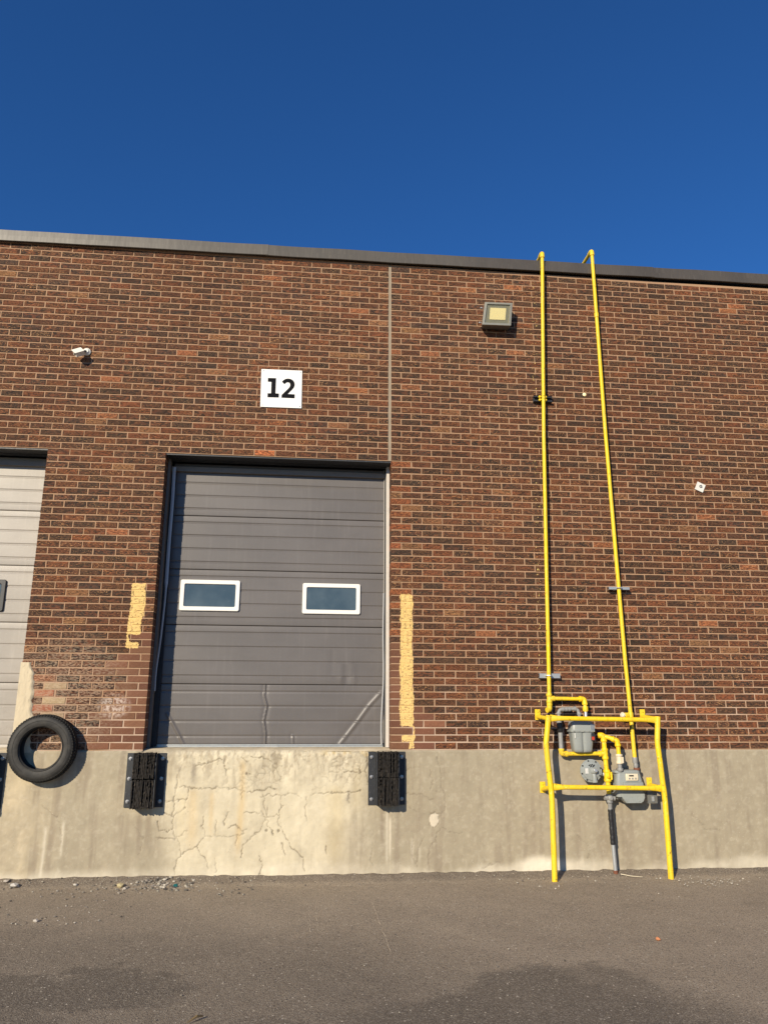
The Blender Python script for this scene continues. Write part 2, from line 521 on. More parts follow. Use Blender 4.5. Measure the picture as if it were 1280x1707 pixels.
ORG = {}
def thing(name, label, cat, loc=(0, 0, 0), group=None):
    o = bpy.data.objects.new(name, None)
    o.empty_display_size = .1
    COL.objects.link(o)
    o.location = loc
    ORG[o.name] = Vector(loc)
    o['label'] = label; o['category'] = cat
    if group:
        o['group'] = group
    return o
def part(name, mb, mat, parent=None, label=None, smooth=35, kind=None):
    off = ORG[parent.name] if parent else Vector((0, 0, 0))
    me = mb.mesh(name, off, smooth)
    me.materials.append(mat)
    o = bpy.data.objects.new(name, me)
    COL.objects.link(o)
    if parent:
        o.parent = parent
    ORG[o.name] = off
    if label: o['label'] = label
    if kind: o['kind'] = kind
    return o
def solo(name, mb, mat, label, cat, loc, group=None, smooth=35):
    me = mb.mesh(name, loc, smooth)
    me.materials.append(mat)
    o = bpy.data.objects.new(name, me)
    o.location = loc
    COL.objects.link(o)
    o['label'] = label; o['category'] = cat
    if group: o['group'] = group
    return o
def grid_mesh(name, V, nu, nv, mats, col=None, colname='stain'):
    """V: (nv*nu,3) array, row major; quads"""
    me = bpy.data.meshes.new(name)
    i = np.arange((nv - 1) * (nu - 1))
    r, c = i // (nu - 1), i % (nu - 1)
    a = r * nu + c
    F = np.stack([a, a + 1, a + nu + 1, a + nu], 1).astype(np.int32)
    me.vertices.add(len(V)); me.vertices.foreach_set('co', V.astype(np.float32).ravel())
    me.loops.add(F.size); me.loops.foreach_set('vertex_index', F.ravel())
    me.polygons.add(len(F)); me.polygons.foreach_set('loop_start', np.arange(0, F.size, 4, dtype=np.int32))
    me.polygons.foreach_set('use_smooth', np.ones(len(F), bool))
    me.update(calc_edges=True)
    if col is not None:
        at = me.attributes.new(colname, 'FLOAT_COLOR', 'POINT')
        at.data.foreach_set('color', np.concatenate([col, np.ones((len(col), 1))], 1).astype(np.float32).ravel())
    me.materials.append(mats)
    return me

def vnoise(x, y, seed=0):
    """numpy value noise, 0..1"""
    r = np.random.default_rng(seed).random((257, 257))
    xi, yi = np.floor(x).astype(int), np.floor(y).astype(int)
    fx, fy = x - xi, y - yi
    fx, fy = fx * fx * (3 - 2 * fx), fy * fy * (3 - 2 * fy)
    xi, yi = xi % 256, yi % 256
    return (r[xi, yi] * (1 - fx) + r[xi + 1, yi] * fx) * (1 - fy) + (r[xi, yi + 1] * (1 - fx) + r[xi + 1, yi + 1] * fx) * fy
def fbm(x, y, seed=0, n=4):
    t, a, s = 0., 1., 0.
    for k in range(n):
        t = t + a * vnoise(x * 2 ** k, y * 2 ** k, seed + k); s += a; a *= .55
    return t / s
def sst(x, a, b):
    t = np.clip((x - a) / (b - a), 0, 1)
    return t * t * (3 - 2 * t)

# ------------------------------------------------------------------ ground
def axis(lo, hi, step, far):
    c = list(np.arange(lo, hi + 1e-6, step))
    a, d = [], step
    x = lo
    while x > -far:
        d *= 1.5; x -= d; a.append(x)
    b, d = [], step
    x = hi
    while x < far:
        d *= 1.5; x += d; b.append(x)
    return np.array(a[::-1] + c + b)
gx = axis(-6.5, 7.5, .045, 400.)
gy0 = np.concatenate([axis(-4.4, -.4, .04, 400.)])
gy = np.concatenate([gy0[gy0 <= -.4], np.arange(-.385, .06, .014), [.3, 2, 20, 400]])
X, Y = np.meshgrid(gx, gy)
def ground_z(x, y):
    x, y = np.asarray(x, float), np.asarray(y, float)
    wall = np.interp(x, [-3.4, -1.8, 0, 1.55, 3.65], [.022, .012, .006, .012, -.006])
    return -.036 + (wall + .036) * np.exp(-np.maximum(-y, 0) ** 2 / .12 ** 2 / 1.2)
Zg = ground_z(X, Y)
near = (np.abs(X) < 8) & (Y > -6)
Zg = Zg + np.where(near, (fbm(X * 1.1 + 40, Y * 1.1 + 40, 3) - .5) * .022 + (fbm(X * 14 + 90, Y * 14 + 90, 8, 3) - .5) * (.010 * sst(Y, -.9, -.05) + .016 * sst(Y, -.10, -.02)) + (fbm(X * 18 + 90, Y * 18 + 90, 9, 2) - .5) * .004, 0)
me = grid_mesh('asphalt_yard', np.stack([X.ravel(), Y.ravel(), Zg.ravel()], 1), len(gx), len(gy), MAT['asphalt'])
yard = bpy.data.objects.new('asphalt_yard', me); COL.objects.link(yard)
yard['kind'] = 'structure'
yard['label'] = 'dusty grey brown asphalt yard in front of the loading dock'
ORG[yard.name] = Vector((0, 0, 0))

# ------------------------------------------------------------------ the warehouse
FZ = 1.075                     # top of the concrete base
BH, BL = .0667, .2113          # brick course and brick pitch
NROW = 77
LINT = FZ + 43 * BH
DL, DR = -2.270, .008          # the dock door's opening
PL = -3.416                    # left edge of the brick pier
L2 = PL - (DR - DL)            # far edge of the left door's opening
XA, XB = -7.3, 8.2
house = thing('warehouse', 'long brown brick warehouse wall with grey concrete base, dock doors and dark metal roof edge', 'building', (0, 0, 0))

old = [(.042, .028, .022), (.050, .031, .023), (.064, .035, .024), (.082, .039, .024), (.098, .043, .025), (.072, .037, .025), (.118, .048, .026), (.046, .032, .028), (.060, .034, .024), (.090, .041, .024)]
newc = [(.150, .072, .050), (.165, .080, .054), (.140, .066, .046), (.185, .095, .064)]
NEWL = [.57, .60, .56, .45, .57, .44, .22, .22, .33, .20, .55, .45, .33, .20, .10, .20]
NEWR = [.38, .54, .42, .53, .40, .31, .12, .12, .12, .12, .2, .12, .2, .12, .12]
segs = []
for r in range(NROW):
    even = r % 2 == 0
    spans = []
    if r >= 43:
        spans.append((XA, -.024, 'R', even)); spans.append((.008, XB, 'L', even))
    else:
        spans.append((PL, DL, 'L', even)); spans.append((DR, XB, 'L', even)); spans.append((XA, L2, 'R', even))
    for x0, x1, side, ev in spans:
        first = BL if ev else BL / 2
        cuts = []
        if side == 'L':
            x = x0
            nxt = x0 + first
            while x < x1 - .03:
                e = min(nxt, x1)
                if x1 - e < .035: e = x1
                cuts.append((x, e)); x = e; nxt = e + BL * random.choice((1, 1, 1, 1, 1, 1, 1, 1, 1, .995, 1.005))
        else:
            x = x1
            nxt = x1 - first
            while x > x0 + .03:
                e = max(nxt, x0)
                if e - x0 < .035: e = x0
                cuts.append((e, x)); x = e; nxt = e - BL
        for a, b in cuts:
            jl = .0052 if a > x0 + 1e-6 else .0
            jr = .0052 if b < x1 - 1e-6 else .0
            cx = (a + b) / 2
            new = False
            if r < 43 and x0 == PL and r < len(NEWL): new = cx > DL - NEWL[r]
            if r < 43 and x0 == DR and r < len(NEWR): new = cx < DR + NEWR[r]
            q = random.random()
            if new: tone = random.choice(newc)
            elif q < .012: tone = (.26, .105, .055)
            elif q < .03: tone = (.19, .10, .055)
            else: tone = random.choice(old)
            if x0 == PL and r < 43 and -3.30 < cx < -3.08 and 3 <= r <= 8:
                new = True; tone = (.27, .105, .068) if r % 2 else (.34, .26, .185)
            if r == 43 and -1.47 < cx < -1.25: tone = (.36, .125, .055)
            if x0 == DR and r < 43 and r > 14 and cx < .12 and random.random() < .35: tone = (.24, .085, .04)
            k = random.uniform(.86, 1.16)
            tone = tuple(t * k * random.uniform(.97, 1.03) * q_ for t, q_ in zip(tone, (1.06, 1.0, .84)))
            segs.append([a + jl, b - jr, FZ + r * BH + .0102, FZ + (r + 1) * BH, tone, 0. if new else 1.])

def cam_px(x, y, z):
    d = Vector((x, y, z)) - CAM
    f = d.dot(fw)
    return d.dot(rt) / f * 1281.3 + 640, 853.5 - d.dot(up) / f * 1281.3
TMPL = {}
def brick_verts(wd, ht, rough, rnd):
    """front y=0 with bevel; back y=.12; the barked face has a 5 x 2 relief"""
    x0, x1, z0, z1 = -wd / 2, wd / 2, -ht / 2, ht / 2
    b = .003
    j = lambda s: rnd.uniform(-s, s)
    nx, nz = (6, 3) if wd > .15 else (4, 3)
    V, F = [], []
    for k in range(nz):
        for i in range(nx):
            fx = x0 + b + (wd - 2 * b) * i / (nx - 1); fz = z0 + b + (ht - 2 * b) * k / (nz - 1)
            V.append((fx + j(.0009), j(.0022) * rough + j(.0008), fz + j(.0013)))
    idx = lambda i, k: k * nx + i
    for k in range(nz - 1):
        for i in range(nx - 1):
            F.append((idx(i, k), idx(i + 1, k), idx(i + 1, k + 1), idx(i, k + 1)))
    o = len(V)
    V += [(x0, .004, z0), (x1, .004, z0), (x1, .004, z1), (x0, .004, z1), (x0, .155, z0), (x1, .155, z0), (x1, .155, z1), (x0, .155, z1)]
    F.append(tuple([o, o + 1] + [idx(i, 0) for i in range(nx - 1, -1, -1)]))
    F.append(tuple([o + 1, o + 2] + [idx(nx - 1, k) for k in range(nz - 1, -1, -1)]))
    F.append(tuple([o + 2, o + 3] + [idx(i, nz - 1) for i in range(nx)]))
    F.append(tuple([o + 3, o] + [idx(0, k) for k in range(nz)]))
    for i in range(4):
        k = (i + 1) % 4
        F.append((o + i, o + 4 + i, o + 4 + k, o + k))
    return V, F

vis = []
for i, s in enumerate(segs):
    cx, cz = (s[0] + s[1]) / 2, (s[2] + s[3]) / 2
    px, py = cam_px(cx, 0, cz)
    if 8 < px < 1272 and 0 < py < 1707:
        a, b = cam_px(s[0], 0, cz), cam_px(s[1], 0, cz)
        t, u = cam_px(cx, 0, s[2]), cam_px(cx, 0, s[3])
        hide = (-3.45 < s[0] and s[1] < -3.0 and cz < 1.42) or (s[1] < -3.28 and cz < 1.86)
        vis.append(((b[0] - a[0]) * (t[1] - u[1]) * (0 if hide else 1), i))
vis.sort(reverse=True)
single = set(i for _, i in vis[:300])
shared = {}
rnd = random.Random(4)
JV, JF, JT = [], [], []
for i, (a, b, z0, z1, tone, flag) in enumerate(segs):
    wd, ht = b - a, z1 - z0
    cx, cz = (a + b) / 2, (z0 + z1) / 2
    dy = random.uniform(-.0016, .0016)
    cx += random.uniform(-.0016, .0016); cz += random.uniform(-.0011, .0011)
    if i in single:
        key = (round(wd, 3), flag, rnd.randrange(5))
        if key not in shared:
            V, F = brick_verts(wd, ht, flag, rnd)
            me = bpy.data.meshes.new('brick'); me.from_pydata(V, [], F); me.materials.append(MAT['brick_obj'])
            shared[key] = me
        o = bpy.data.objects.new('brick', shared[key])
        o.location = (cx, dy, cz); o.rotation_euler = (0, random.gauss(0, .0035), 0); o.parent = house; o.color = (*tone, flag)
        COL.objects.link(o)
    else:
        V, F = brick_verts(wd, ht, flag, rnd)
        k = len(JV)
        ro = random.gauss(0, .0035)
        JV += [(x + cx - z * ro, y + dy, z + cz + x * ro) for x, y, z in V]
        JF += [tuple(q + k for q in f) for f in F]
        JT += [(*tone, flag)] * len(V)
me = bpy.data.meshes.new('brickwork')
me.from_pydata(JV, [], JF)
at = me.attributes.new('tone', 'FLOAT_COLOR', 'POINT')
at.data.foreach_set('color', np.array(JT, np.float32).ravel())
me.materials.append(MAT['brick_att'])
bw = bpy.data.objects.new('brickwork', me); COL.objects.link(bw); bw.parent = house; bw['kind'] = 'stuff'

TOP = FZ + NROW * BH + .03
mb = MB()
MY = .0045
for x0, x1, z0, z1 in [(XA, -.024, LINT, TOP), (-.024, .008, LINT, TOP), (.008, XB, LINT, TOP), (PL + .003, DL - .003, FZ, LINT), (DR + .003, XB, FZ, LINT), (XA, L2 - .003, FZ, LINT)]:
    mb.box(x0, x1, MY if x1 != .008 else .02, .1535, z0 + (.003 if z0 == LINT else 0), z1)
part('mortar_bed', mb, MAT['mortar'], house, smooth=0)
mb = MB()
pts = []
zz = np.linspace(LINT + .004, TOP, 60)
rings = []
for k, z in enumerate(zz):
    j = random.uniform(-.002, .002)
    rings.append([(-.0235 + j, .003, z), (-.008 + j, .0065 + random.uniform(-.001, .001), z), (.0075 + j * .5, .003, z), (.0075, .019, z), (-.0235, .019, z)])
mb.ring(rings)
part('expansion_joint', mb, MAT['caulk'], house)
mb = MB().box(XA, XB, .1565, .32, LINT + .09, 6.2).box(PL + .002, DL - .002, .1565, .32, FZ, LINT + .088).box(DR + .002, XB, .1565, .32, FZ, LINT + .088).box(XA, L2 - .002, .1565, .32, FZ, LINT + .088)
part('backup_wall', mb, MAT['dark'], house, smooth=0)
mb = MB().box(XA, XB, .05, 16, 6.215, 6.3).box(XA, XA + .2, .33, 16, 0, 6.2).box(XB - .2, XB, .33, 16, 0, 6.2).box(XA, XB, 15.8, 16, 0, 6.21)
part('roof_deck', mb, MAT['dark'], house, smooth=0)

# roof edge of lapped metal pieces
fb = lambda x: 6.207 + .0075 * (x + 4.1)       # lower edge
ft = lambda x: 6.337 + .0080 * (x + 4.1)       # upper edge
cuts = [XA, -3.571, -1.376, .81, 3.003, 5.2, XB]
fm = ['flash_pale', 'flash_pale', 'flash_mid', 'flash_dark', 'flash_dark', 'flash_dark']
for k in range(6):
    a, b = cuts[k], cuts[k + 1] + (.03 if k < 5 else 0)
    dy = .003 * (k % 2)
    prof = lambda x: [(-.046 - dy, fb(x)), (-.05 - dy, fb(x) + .004), (-.052 - dy, fb(x) + .062), (-.043 - dy, fb(x) + .068), (-.043 - dy, ft(x)), (-.030, ft(x) + .006), (.25, ft(x) + .02), (.25, ft(x) - .04), (.06, ft(x) - .05), (.02, fb(x) + .02), (-.03, fb(x) + .006)]
    mb = MB()
    xs = np.linspace(a, b, 9)
    mb.ring([[(x, y + .002 * math.sin(x * 7 + k), z + .002 * math.sin(x * 5 + k * 2)) for y, z in prof(x)] for x in xs])
    part('roof_flashing', mb, MAT[fm[k]], house, 'sun bleached roof edge piece' if k == 0 else None, smooth=25)

# ------------------------------------------------------------------ concrete base, painted with its own stains and cracks
CR = [[(-1.95, .87), (-1.944, .732), (-1.959, .656), (-1.964, .505), (-1.962, .4), (-1.886, .281), (-1.865, .199), (-1.914, .119), (-1.915, .025)], [(-1.865, .199), (-1.736, .256), (-1.663, .345), (-1.41, .331), (-1.333, .363)], [(-1.663, .345), (-1.691, .412), (-1.682, .517)], [(-1.585, .351), (-1.576, .471)], [(-1.734, .261), (-1.642, .122), (-1.616, .071)], [(-1.339, .162), (-1.327, .251), (-1.282, .31), (-1.175, .399), (-1.123, .489), (-1.019, .511)], [(-1.181, .55), (-1.13, .474), (-1.061, .36)], [(-1.123, .489), (-1.119, .588)], [(-1.123, .489), (-1.148, .604), (-1.163, .696)], [(-1.017, .45), (-1.012, .541), (-.998, .595), (-1.001, .687)], [(-1.017, .45), (-.974, .374), (-.931, .298), (-.888, .222), (-.782, .146), (-.775, .027)], [(-.998, .595), (-.949, .594)], [(-.978, .276), (-.968, .209), (-.95, .164)], [(-1.184, .167), (-1.162, .093), (-1.167, .019)], [(-1.566, .151), (-1.556, .04)], [(-.591, .248), (-.577, .166)], [(-1.462, .41), (-1.4, .431), (-1.333, .378), (-1.379, .334), (-1.398, .252)], [(-1.503, .433), (-1.483, .515), (-1.461, .538)], [(-1.333, .378), (-1.302, .393)], [(-1.927, .762), (-1.735, .746), (-1.608, .753), (-1.432, .744), (-1.35, .713), (-1.237, .719), (-1.109, .742), (-1.043, .726)], [(-1.779, .939), (-1.669, .977), (-1.526, 1.0)], [(-1.765, .962), (-1.541, .993), (-1.504, .899)], [(-1.203, .678), (-1.09, .683), (-.977, .687), (-.863, .694), (-.821, .647)], [(-.732, .685), (-.585, .695), (-.42, .703), (-.271, .713)], [(-.764, .662), (-.777, .524), (-.759, .462)], [(-1.325, .541), (-1.197, .531)], [(-2.084, .328), (-1.928, .326), (-1.816, .399)], [(-2.095, .476), (-2.073, .387), (-1.965, .4)], [(-2.038, .551), (-1.964, .505)], [(-1.964, .505), (-1.866, .564), (-1.839, .747)], [(-2.028, .634), (-1.951, .648), (-1.857, .655)], [(-.396, .706), (-.378, .613)], [(-.423, .879), (-.273, .878), (-.307, .941)], [(-1.373, 1.024), (-1.329, .961)], [(-1.283, 1.016), (-1.217, 1.007), (-1.152, 1.015), (-1.102, .976)], [(-1.352, .759), (-1.349, .636)], [(-1.334, .883), (-1.276, .867)], [(-1.504, .899), (-1.51, .852)], [(-.208, 1.053), (-.223, .894), (-.197, .736)]]
CR2 = [[(.452, 1.051), (.451, .949), (.477, .923), (.481, .747), (.514, .71), (.519, .573), (.471, .487)], [(.148, .687), (.287, .674), (.366, .636), (.406, .648)], [(.154, .626), (.193, .564), (.259, .526)], [(.469, .377), (.415, .281), (.361, .209), (.353, .042)], [(.476, .383), (.601, .339), (.68, .344)], [(.218, .308), (.211, .14), (.243, .056)], [(.256, .103), (.27, .223), (.317, .318)], [(.365, .525), (.471, .5)], [(.858, .028), (.939, .069), (1.005, .082), (1.044, .049)], [(.369, .899), (.395, .823), (.38, .711), (.474, .698)], [(.148, .9), (.235, .918)], [(-.172, .217), (-.16, .062)], [(-3.1, .62), (-2.95, .5), (-2.9, .3)], [(-2.3, .45), (-2.2, .33), (-2.24, .2)], [(1.75, .34), (1.9, .2), (1.86, .1)], [(2.9, .5), (3.05, .35), (3.2, .33)]]
xs = np.concatenate([np.arange(XA, -3.5, .03), np.arange(-3.5, -2.2, .009), np.arange(-2.2, .3, .0065), np.arange(.3, 1.3, .008), np.arange(1.3, 4.6, .014), np.arange(4.6, XB + .01, .05)])
zs = np.concatenate([[-.4, -.1], np.linspace(-.03, FZ, 165)])
X, Zc = np.meshgrid(xs, zs)
x, z = X.ravel(), Zc.ravel()
jx = x + (fbm(x * 26 + 5, z * 26 + 5, 21, 4) - .5) * .048
jz = z + (fbm(x * 26 + 50, z * 26 + 9, 31, 4) - .5) * .048
def seg_dist(lines):
    d = np.full(len(x), 9.)
    for L in lines:
        for (ax, az), (bx, bz) in zip(L, L[1:]):
            lo = (jx > min(ax, bx) - .05) & (jx < max(ax, bx) + .05)
            px, pz = jx[lo] - ax, jz[lo] - az
            dx, dz = bx - ax, bz - az
            t = np.clip((px * dx + pz * dz) / (dx * dx + dz * dz + 1e-12), 0, 1)
            d[lo] = np.minimum(d[lo], np.hypot(px - t * dx, pz - t * dz))
    return d
d1, d2 = seg_dist(CR), seg_dist(CR2)
crack = np.exp(-(d1 / .0042) ** 2) * (.42 + .75 * vnoise(x * 11, z * 11, 4)) + .45 * np.exp(-(d2 / .0034) ** 2)
# crazing near the sill
cp = np.stack([RNG.uniform(-2.1, -.1, 260), RNG.uniform(.55, 1.08, 260)], 1)
zone = (x > -2.12) & (x < -.08) & (z > .5)
ii = np.where(zone)[0]
D = np.hypot(jx[ii, None] - cp[None, :, 0], jz[ii, None] - cp[None, :, 1])
D.partition(1, axis=1)
edge = D[:, 1] - D[:, 0]
craze = np.zeros(len(x))
craze[ii] = np.exp(-(edge / .006) ** 2) * sst(z[ii], .62, .9) * sst(fbm(x[ii] * 3 + 3, z[ii] * 3, 77, 3), .46, .60)
crack = np.clip(crack + .5 * craze, 0, 1.1)
n1, n2 = fbm(x * 1.6 + 30, z * 1.6 + 30, 41), fbm(x * 6 + 30, z * 3 + 30, 45)
streak = fbm(x * 14 + 30, z * 1.1 + 30, 51, 4)
grey = np.array([.350, .305, .220]); cream = np.array([.60, .535, .39]); dk = np.array([.25, .205, .15]); wh = np.array([.72, .66, .53]); och = np.array([.56, .39, .17])
cen = sst(x + (n1 - .5) * .5, -2.25, -1.85) * (1 - sst(x + (n1 - .5) * .3, -.42, -.12))
cen = cen * (1 - .25 * sst(n2, .5, .7))
n3 = fbm(x * 16 + 11, z * 22 + 40, 47, 4)
col = grey[None] * (.84 + .25 * n1[:, None] + .18 * n3[:, None])
mixc = lambda c, t, f: c * (1 - f[:, None]) + t[None] * f[:, None]
col = mixc(col, np.array([.332, .288, .207]), sst(x, -.35, .3) * .75)
col = mixc(col, cream, cen)
lft = (1 - sst(x + (n2 - .5) * .5, -3.3, -2.85)) * (.45 + .5 * sst(n2, .4, .6))
col = mixc(col, np.array([.56, .47, .32]), lft * .8)
col = mixc(col, dk, .55 * sst(streak, .52, .74) * (1 - cen * .75))
col = mixc(col, dk, .5 * np.exp(-((x + .0) / .22) ** 2) * (1 - sst(z, .5, .62)) * sst(streak, .35, .6))
col = mixc(col, dk, .22 * sst(n3, .45, .75) * (1 - .6 * cen))
col = mixc(col, wh, .10 * sst(fbm(x * 34 + 3, z * 28 + 8, 49, 3), .56, .72))
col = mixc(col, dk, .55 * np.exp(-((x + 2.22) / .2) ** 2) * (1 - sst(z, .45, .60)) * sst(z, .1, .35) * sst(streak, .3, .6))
col = mixc(col, dk, .35 * np.exp(-((x + .42) / .2) ** 2) * sst(.62 - z, 0, .3) * sst(n2, .35, .6))
for cx, wx, zt, zb, f in [(-1.36, .03, .98, .25, .55), (-1.79, .05, .74, .3, .38), (-1.62, .022, .72, .4, .38), (-1.88, .03, .7, .35, .25), (-.50, .09, .75, .15, .30), (-.3, .05, .95, .6, .2)]:
    m_ = np.exp(-((x - cx + (n2 - .5) * .04) / wx) ** 2) * sst(z, zb - .15, zb + .1) * (1 - sst(z, zt - .05, zt + .05))
    col = mixc(col, och if f > .3 else np.array([.60, .48, .25]), f * m_ * (.6 + .6 * streak))
# pale lime streaks below the bumpers and along the foot of the wall
for cx, zt, zb in [(-.025, .55, .1), (.005, .5, .15), (.205, .32, .08), (.27, .25, .1), (-3.05, .45, .02), (-2.9, .5, .2)]:
    m_ = np.exp(-((x - cx + (n2 - .5) * .02) / .012) ** 2) * sst(z, zb - .05, zb + .05) * (1 - sst(z, zt - .05, zt))
    col = mixc(col, wh, (.55 if cx < .1 else .3) * m_ * (.4 + .9 * streak))
foot = (1 - sst(z + (fbm(x * 2.2 + 60, z, 61) - .5) * .24, .03, .12))
fz = np.interp(x, [-4, -2.6, -2.3, -1, 0, .3, .9, 1.0, 1.35, 1.7, 2.2, 3.0, 4.6], [.5, .7, .3, .35, .3, .55, .7, .6, 1, .8, .3, .5, .75])
col = mixc(col, wh, .8 * foot * fz)
m_ = np.exp(-(((x - 1.40) / .24) ** 2 + (z / (.06 + .10 * np.clip((x - 1.05) / .4, 0, 1))) ** 2)) * (x < 1.85)
col = mixc(col, wh, .75 * sst(m_ + (n2 - .5) * .55 + (n3 - .5) * .3, .25, .85))
# repaired plug
rp = np.hypot((jx - .412) / 1., (jz - .455) / 1.25)
plug = 1 - sst(rp, .042, .048)
col = mixc(col, np.array([.62, .55, .43]), plug * .9)
crack = np.maximum(crack, .55 * np.exp(-((rp - .049) / .004) ** 2))
# spalled lip
sp = sst(jz, 1.0 + .02, 1.035) * np.clip(np.exp(-((x + .50) / .14) ** 4) + .8 * np.exp(-((x + .22) / .07) ** 4), 0, 1)
col = mixc(col, np.array([.52, .40, .20]), .75 * sp * sst(fbm(x * 40, z * 40, 71, 2), .35, .6))
lip = ((x > DL + .05) & (x < DR - .03)).astype(float) * sst(z, .96, 1.05)
lipd = lip * (fbm(x * 25, z * 25, 73, 3) - .35)
rough = np.clip(sst(z, .72, .95) * cen, 0, 1)
col = mixc(col, np.array([.40, .34, .24]), .75 * rough * sst(fbm(x * 34, z * 16, 75, 4), .50, .66))
for cx, cz, rx, rz in [(-1.8, .88, .025, .09), (-.39, .66, .02, .05), (-1.93, .9, .012, .05)]:
    col = mixc(col, np.array([.20, .17, .14]), .6 * np.exp(-(((jx - cx) / rx) ** 2 + ((jz - cz) / rz) ** 2)))
for cx, cz in [(-1.124, .382), (-1.015, .378)]:
    h_ = 1 - sst(np.hypot(x - cx, z - cz), .010, .016)
    crack = np.maximum(crack, h_ * .8)
cf = np.clip(crack, 0, 1)[:, None]
col = col * (1 - .72 * cf) + np.array([.10, .075, .05])[None] * .72 * cf
y = -.010 + (fbm(x * 2.5, z * 2.5, 81) - .5) * .010 + (fbm(x * 20, z * 20, 85, 3) - .5) * .004 * (1 + 1.6 * rough)
y = y + .007 * np.clip(crack, 0, 1) + .02 * sp * fbm(x * 30, z * 30, 87, 2) + .02 * np.clip(lipd, 0, 1)
nose = ((x > DL) & (x < DR)) * np.clip((z - 1.035) / .04, 0, 1) ** 2 * .03 + np.clip((z - 1.065) / .01, 0, 1) * .006
y = np.minimum(y + nose, .03)
y = y - .02 * (z < -.02)
me = grid_mesh('concrete_base', np.stack([x, y, z], 1), len(xs), len(zs), MAT['concrete'], col)
cb = bpy.data.objects.new('concrete_base', me); COL.objects.link(cb); cb.parent = house
# sill slab behind the nose, and the base's body
SIL = [(-.0, 1.075), (.06, 1.088), (.36, 1.092), (.36, .8), (.05, .8)]
for a, b in [(DL + .002, DR - .002), (L2 + .002, PL - .002)]:
    nx = 90
    xx = np.linspace(a, b, nx)
    R = []
    for q in xx:
        hh = float(fbm(np.array([q * 9 + 20]), np.array([1.5]), 91, 3)[0] - .5)
        e = min(q - a, b - q)
        R.append((q, hh * .012 * min(1, e / .1)))
    tops = [(.014, 1.066), (.035, 1.077), (.10, 1.088), (.36, 1.094)]
    V = np.array([(q, yy, zz_ + hh * (1 if yy < .2 else .2)) for yy, zz_ in tops for q, hh in R])
    cc = np.tile(np.array([[.56, .48, .34]]), (len(V), 1)) * (.85 + .3 * fbm(V[:, 0] * 12 + 9, V[:, 1] * 12 + 9, 93))[:, None]
    me = grid_mesh('door_sill', V, nx, len(tops), MAT['concrete'], cc)
    o = bpy.data.objects.new('door_sill', me); COL.objects.link(o); o.parent = house

# cream render smeared over the pier's left corner
mb = MB()
poly = [(-3.414, 1.858), (-3.334, 1.862), (-3.327, 1.80), (-3.296, 1.748), (-3.291, 1.642), (-3.279, 1.598), (-3.285, 1.50), (-3.276, 1.44), (-3.262, 1.371), (-3.25, 1.25), (-3.27, 1.16), (-3.24, 1.078)]
left = [(-3.424, z_) for z_ in (1.078, 1.25, 1.45, 1.65, 1.80)]
V, F = [], []
lv = np.linspace(1.06, 1.858, 34)
rx = np.interp(lv, [p[1] for p in poly[::-1]], [p[0] for p in poly[::-1]])
nc = 9
for k, z_ in enumerate(lv):
    rr_ = rx[k] + .008 * math.sin(z_ * 61) + random.uniform(-.004, .004)
    for i in range(nc):
        t = i / (nc - 1)
        V.append((-3.424 + (rr_ + 3.424) * t, (-.016 + random.uniform(-.002, .002)) if i < nc - 1 else .004, z_))
for k in range(len(lv)):
    V.append((-3.426, .06, lv[k]))
for k in range(len(lv) - 1):
    for i in range(nc - 1):
        a = k * nc + i
        F.append((a, a + 1, a + nc + 1, a + nc))
    o_ = nc * len(lv) + k
    F.append((o_, k * nc, k * nc + nc, o_ + 1))
mb.add(V, F)
part('render_patch', mb, MAT['render'], house, smooth=60)

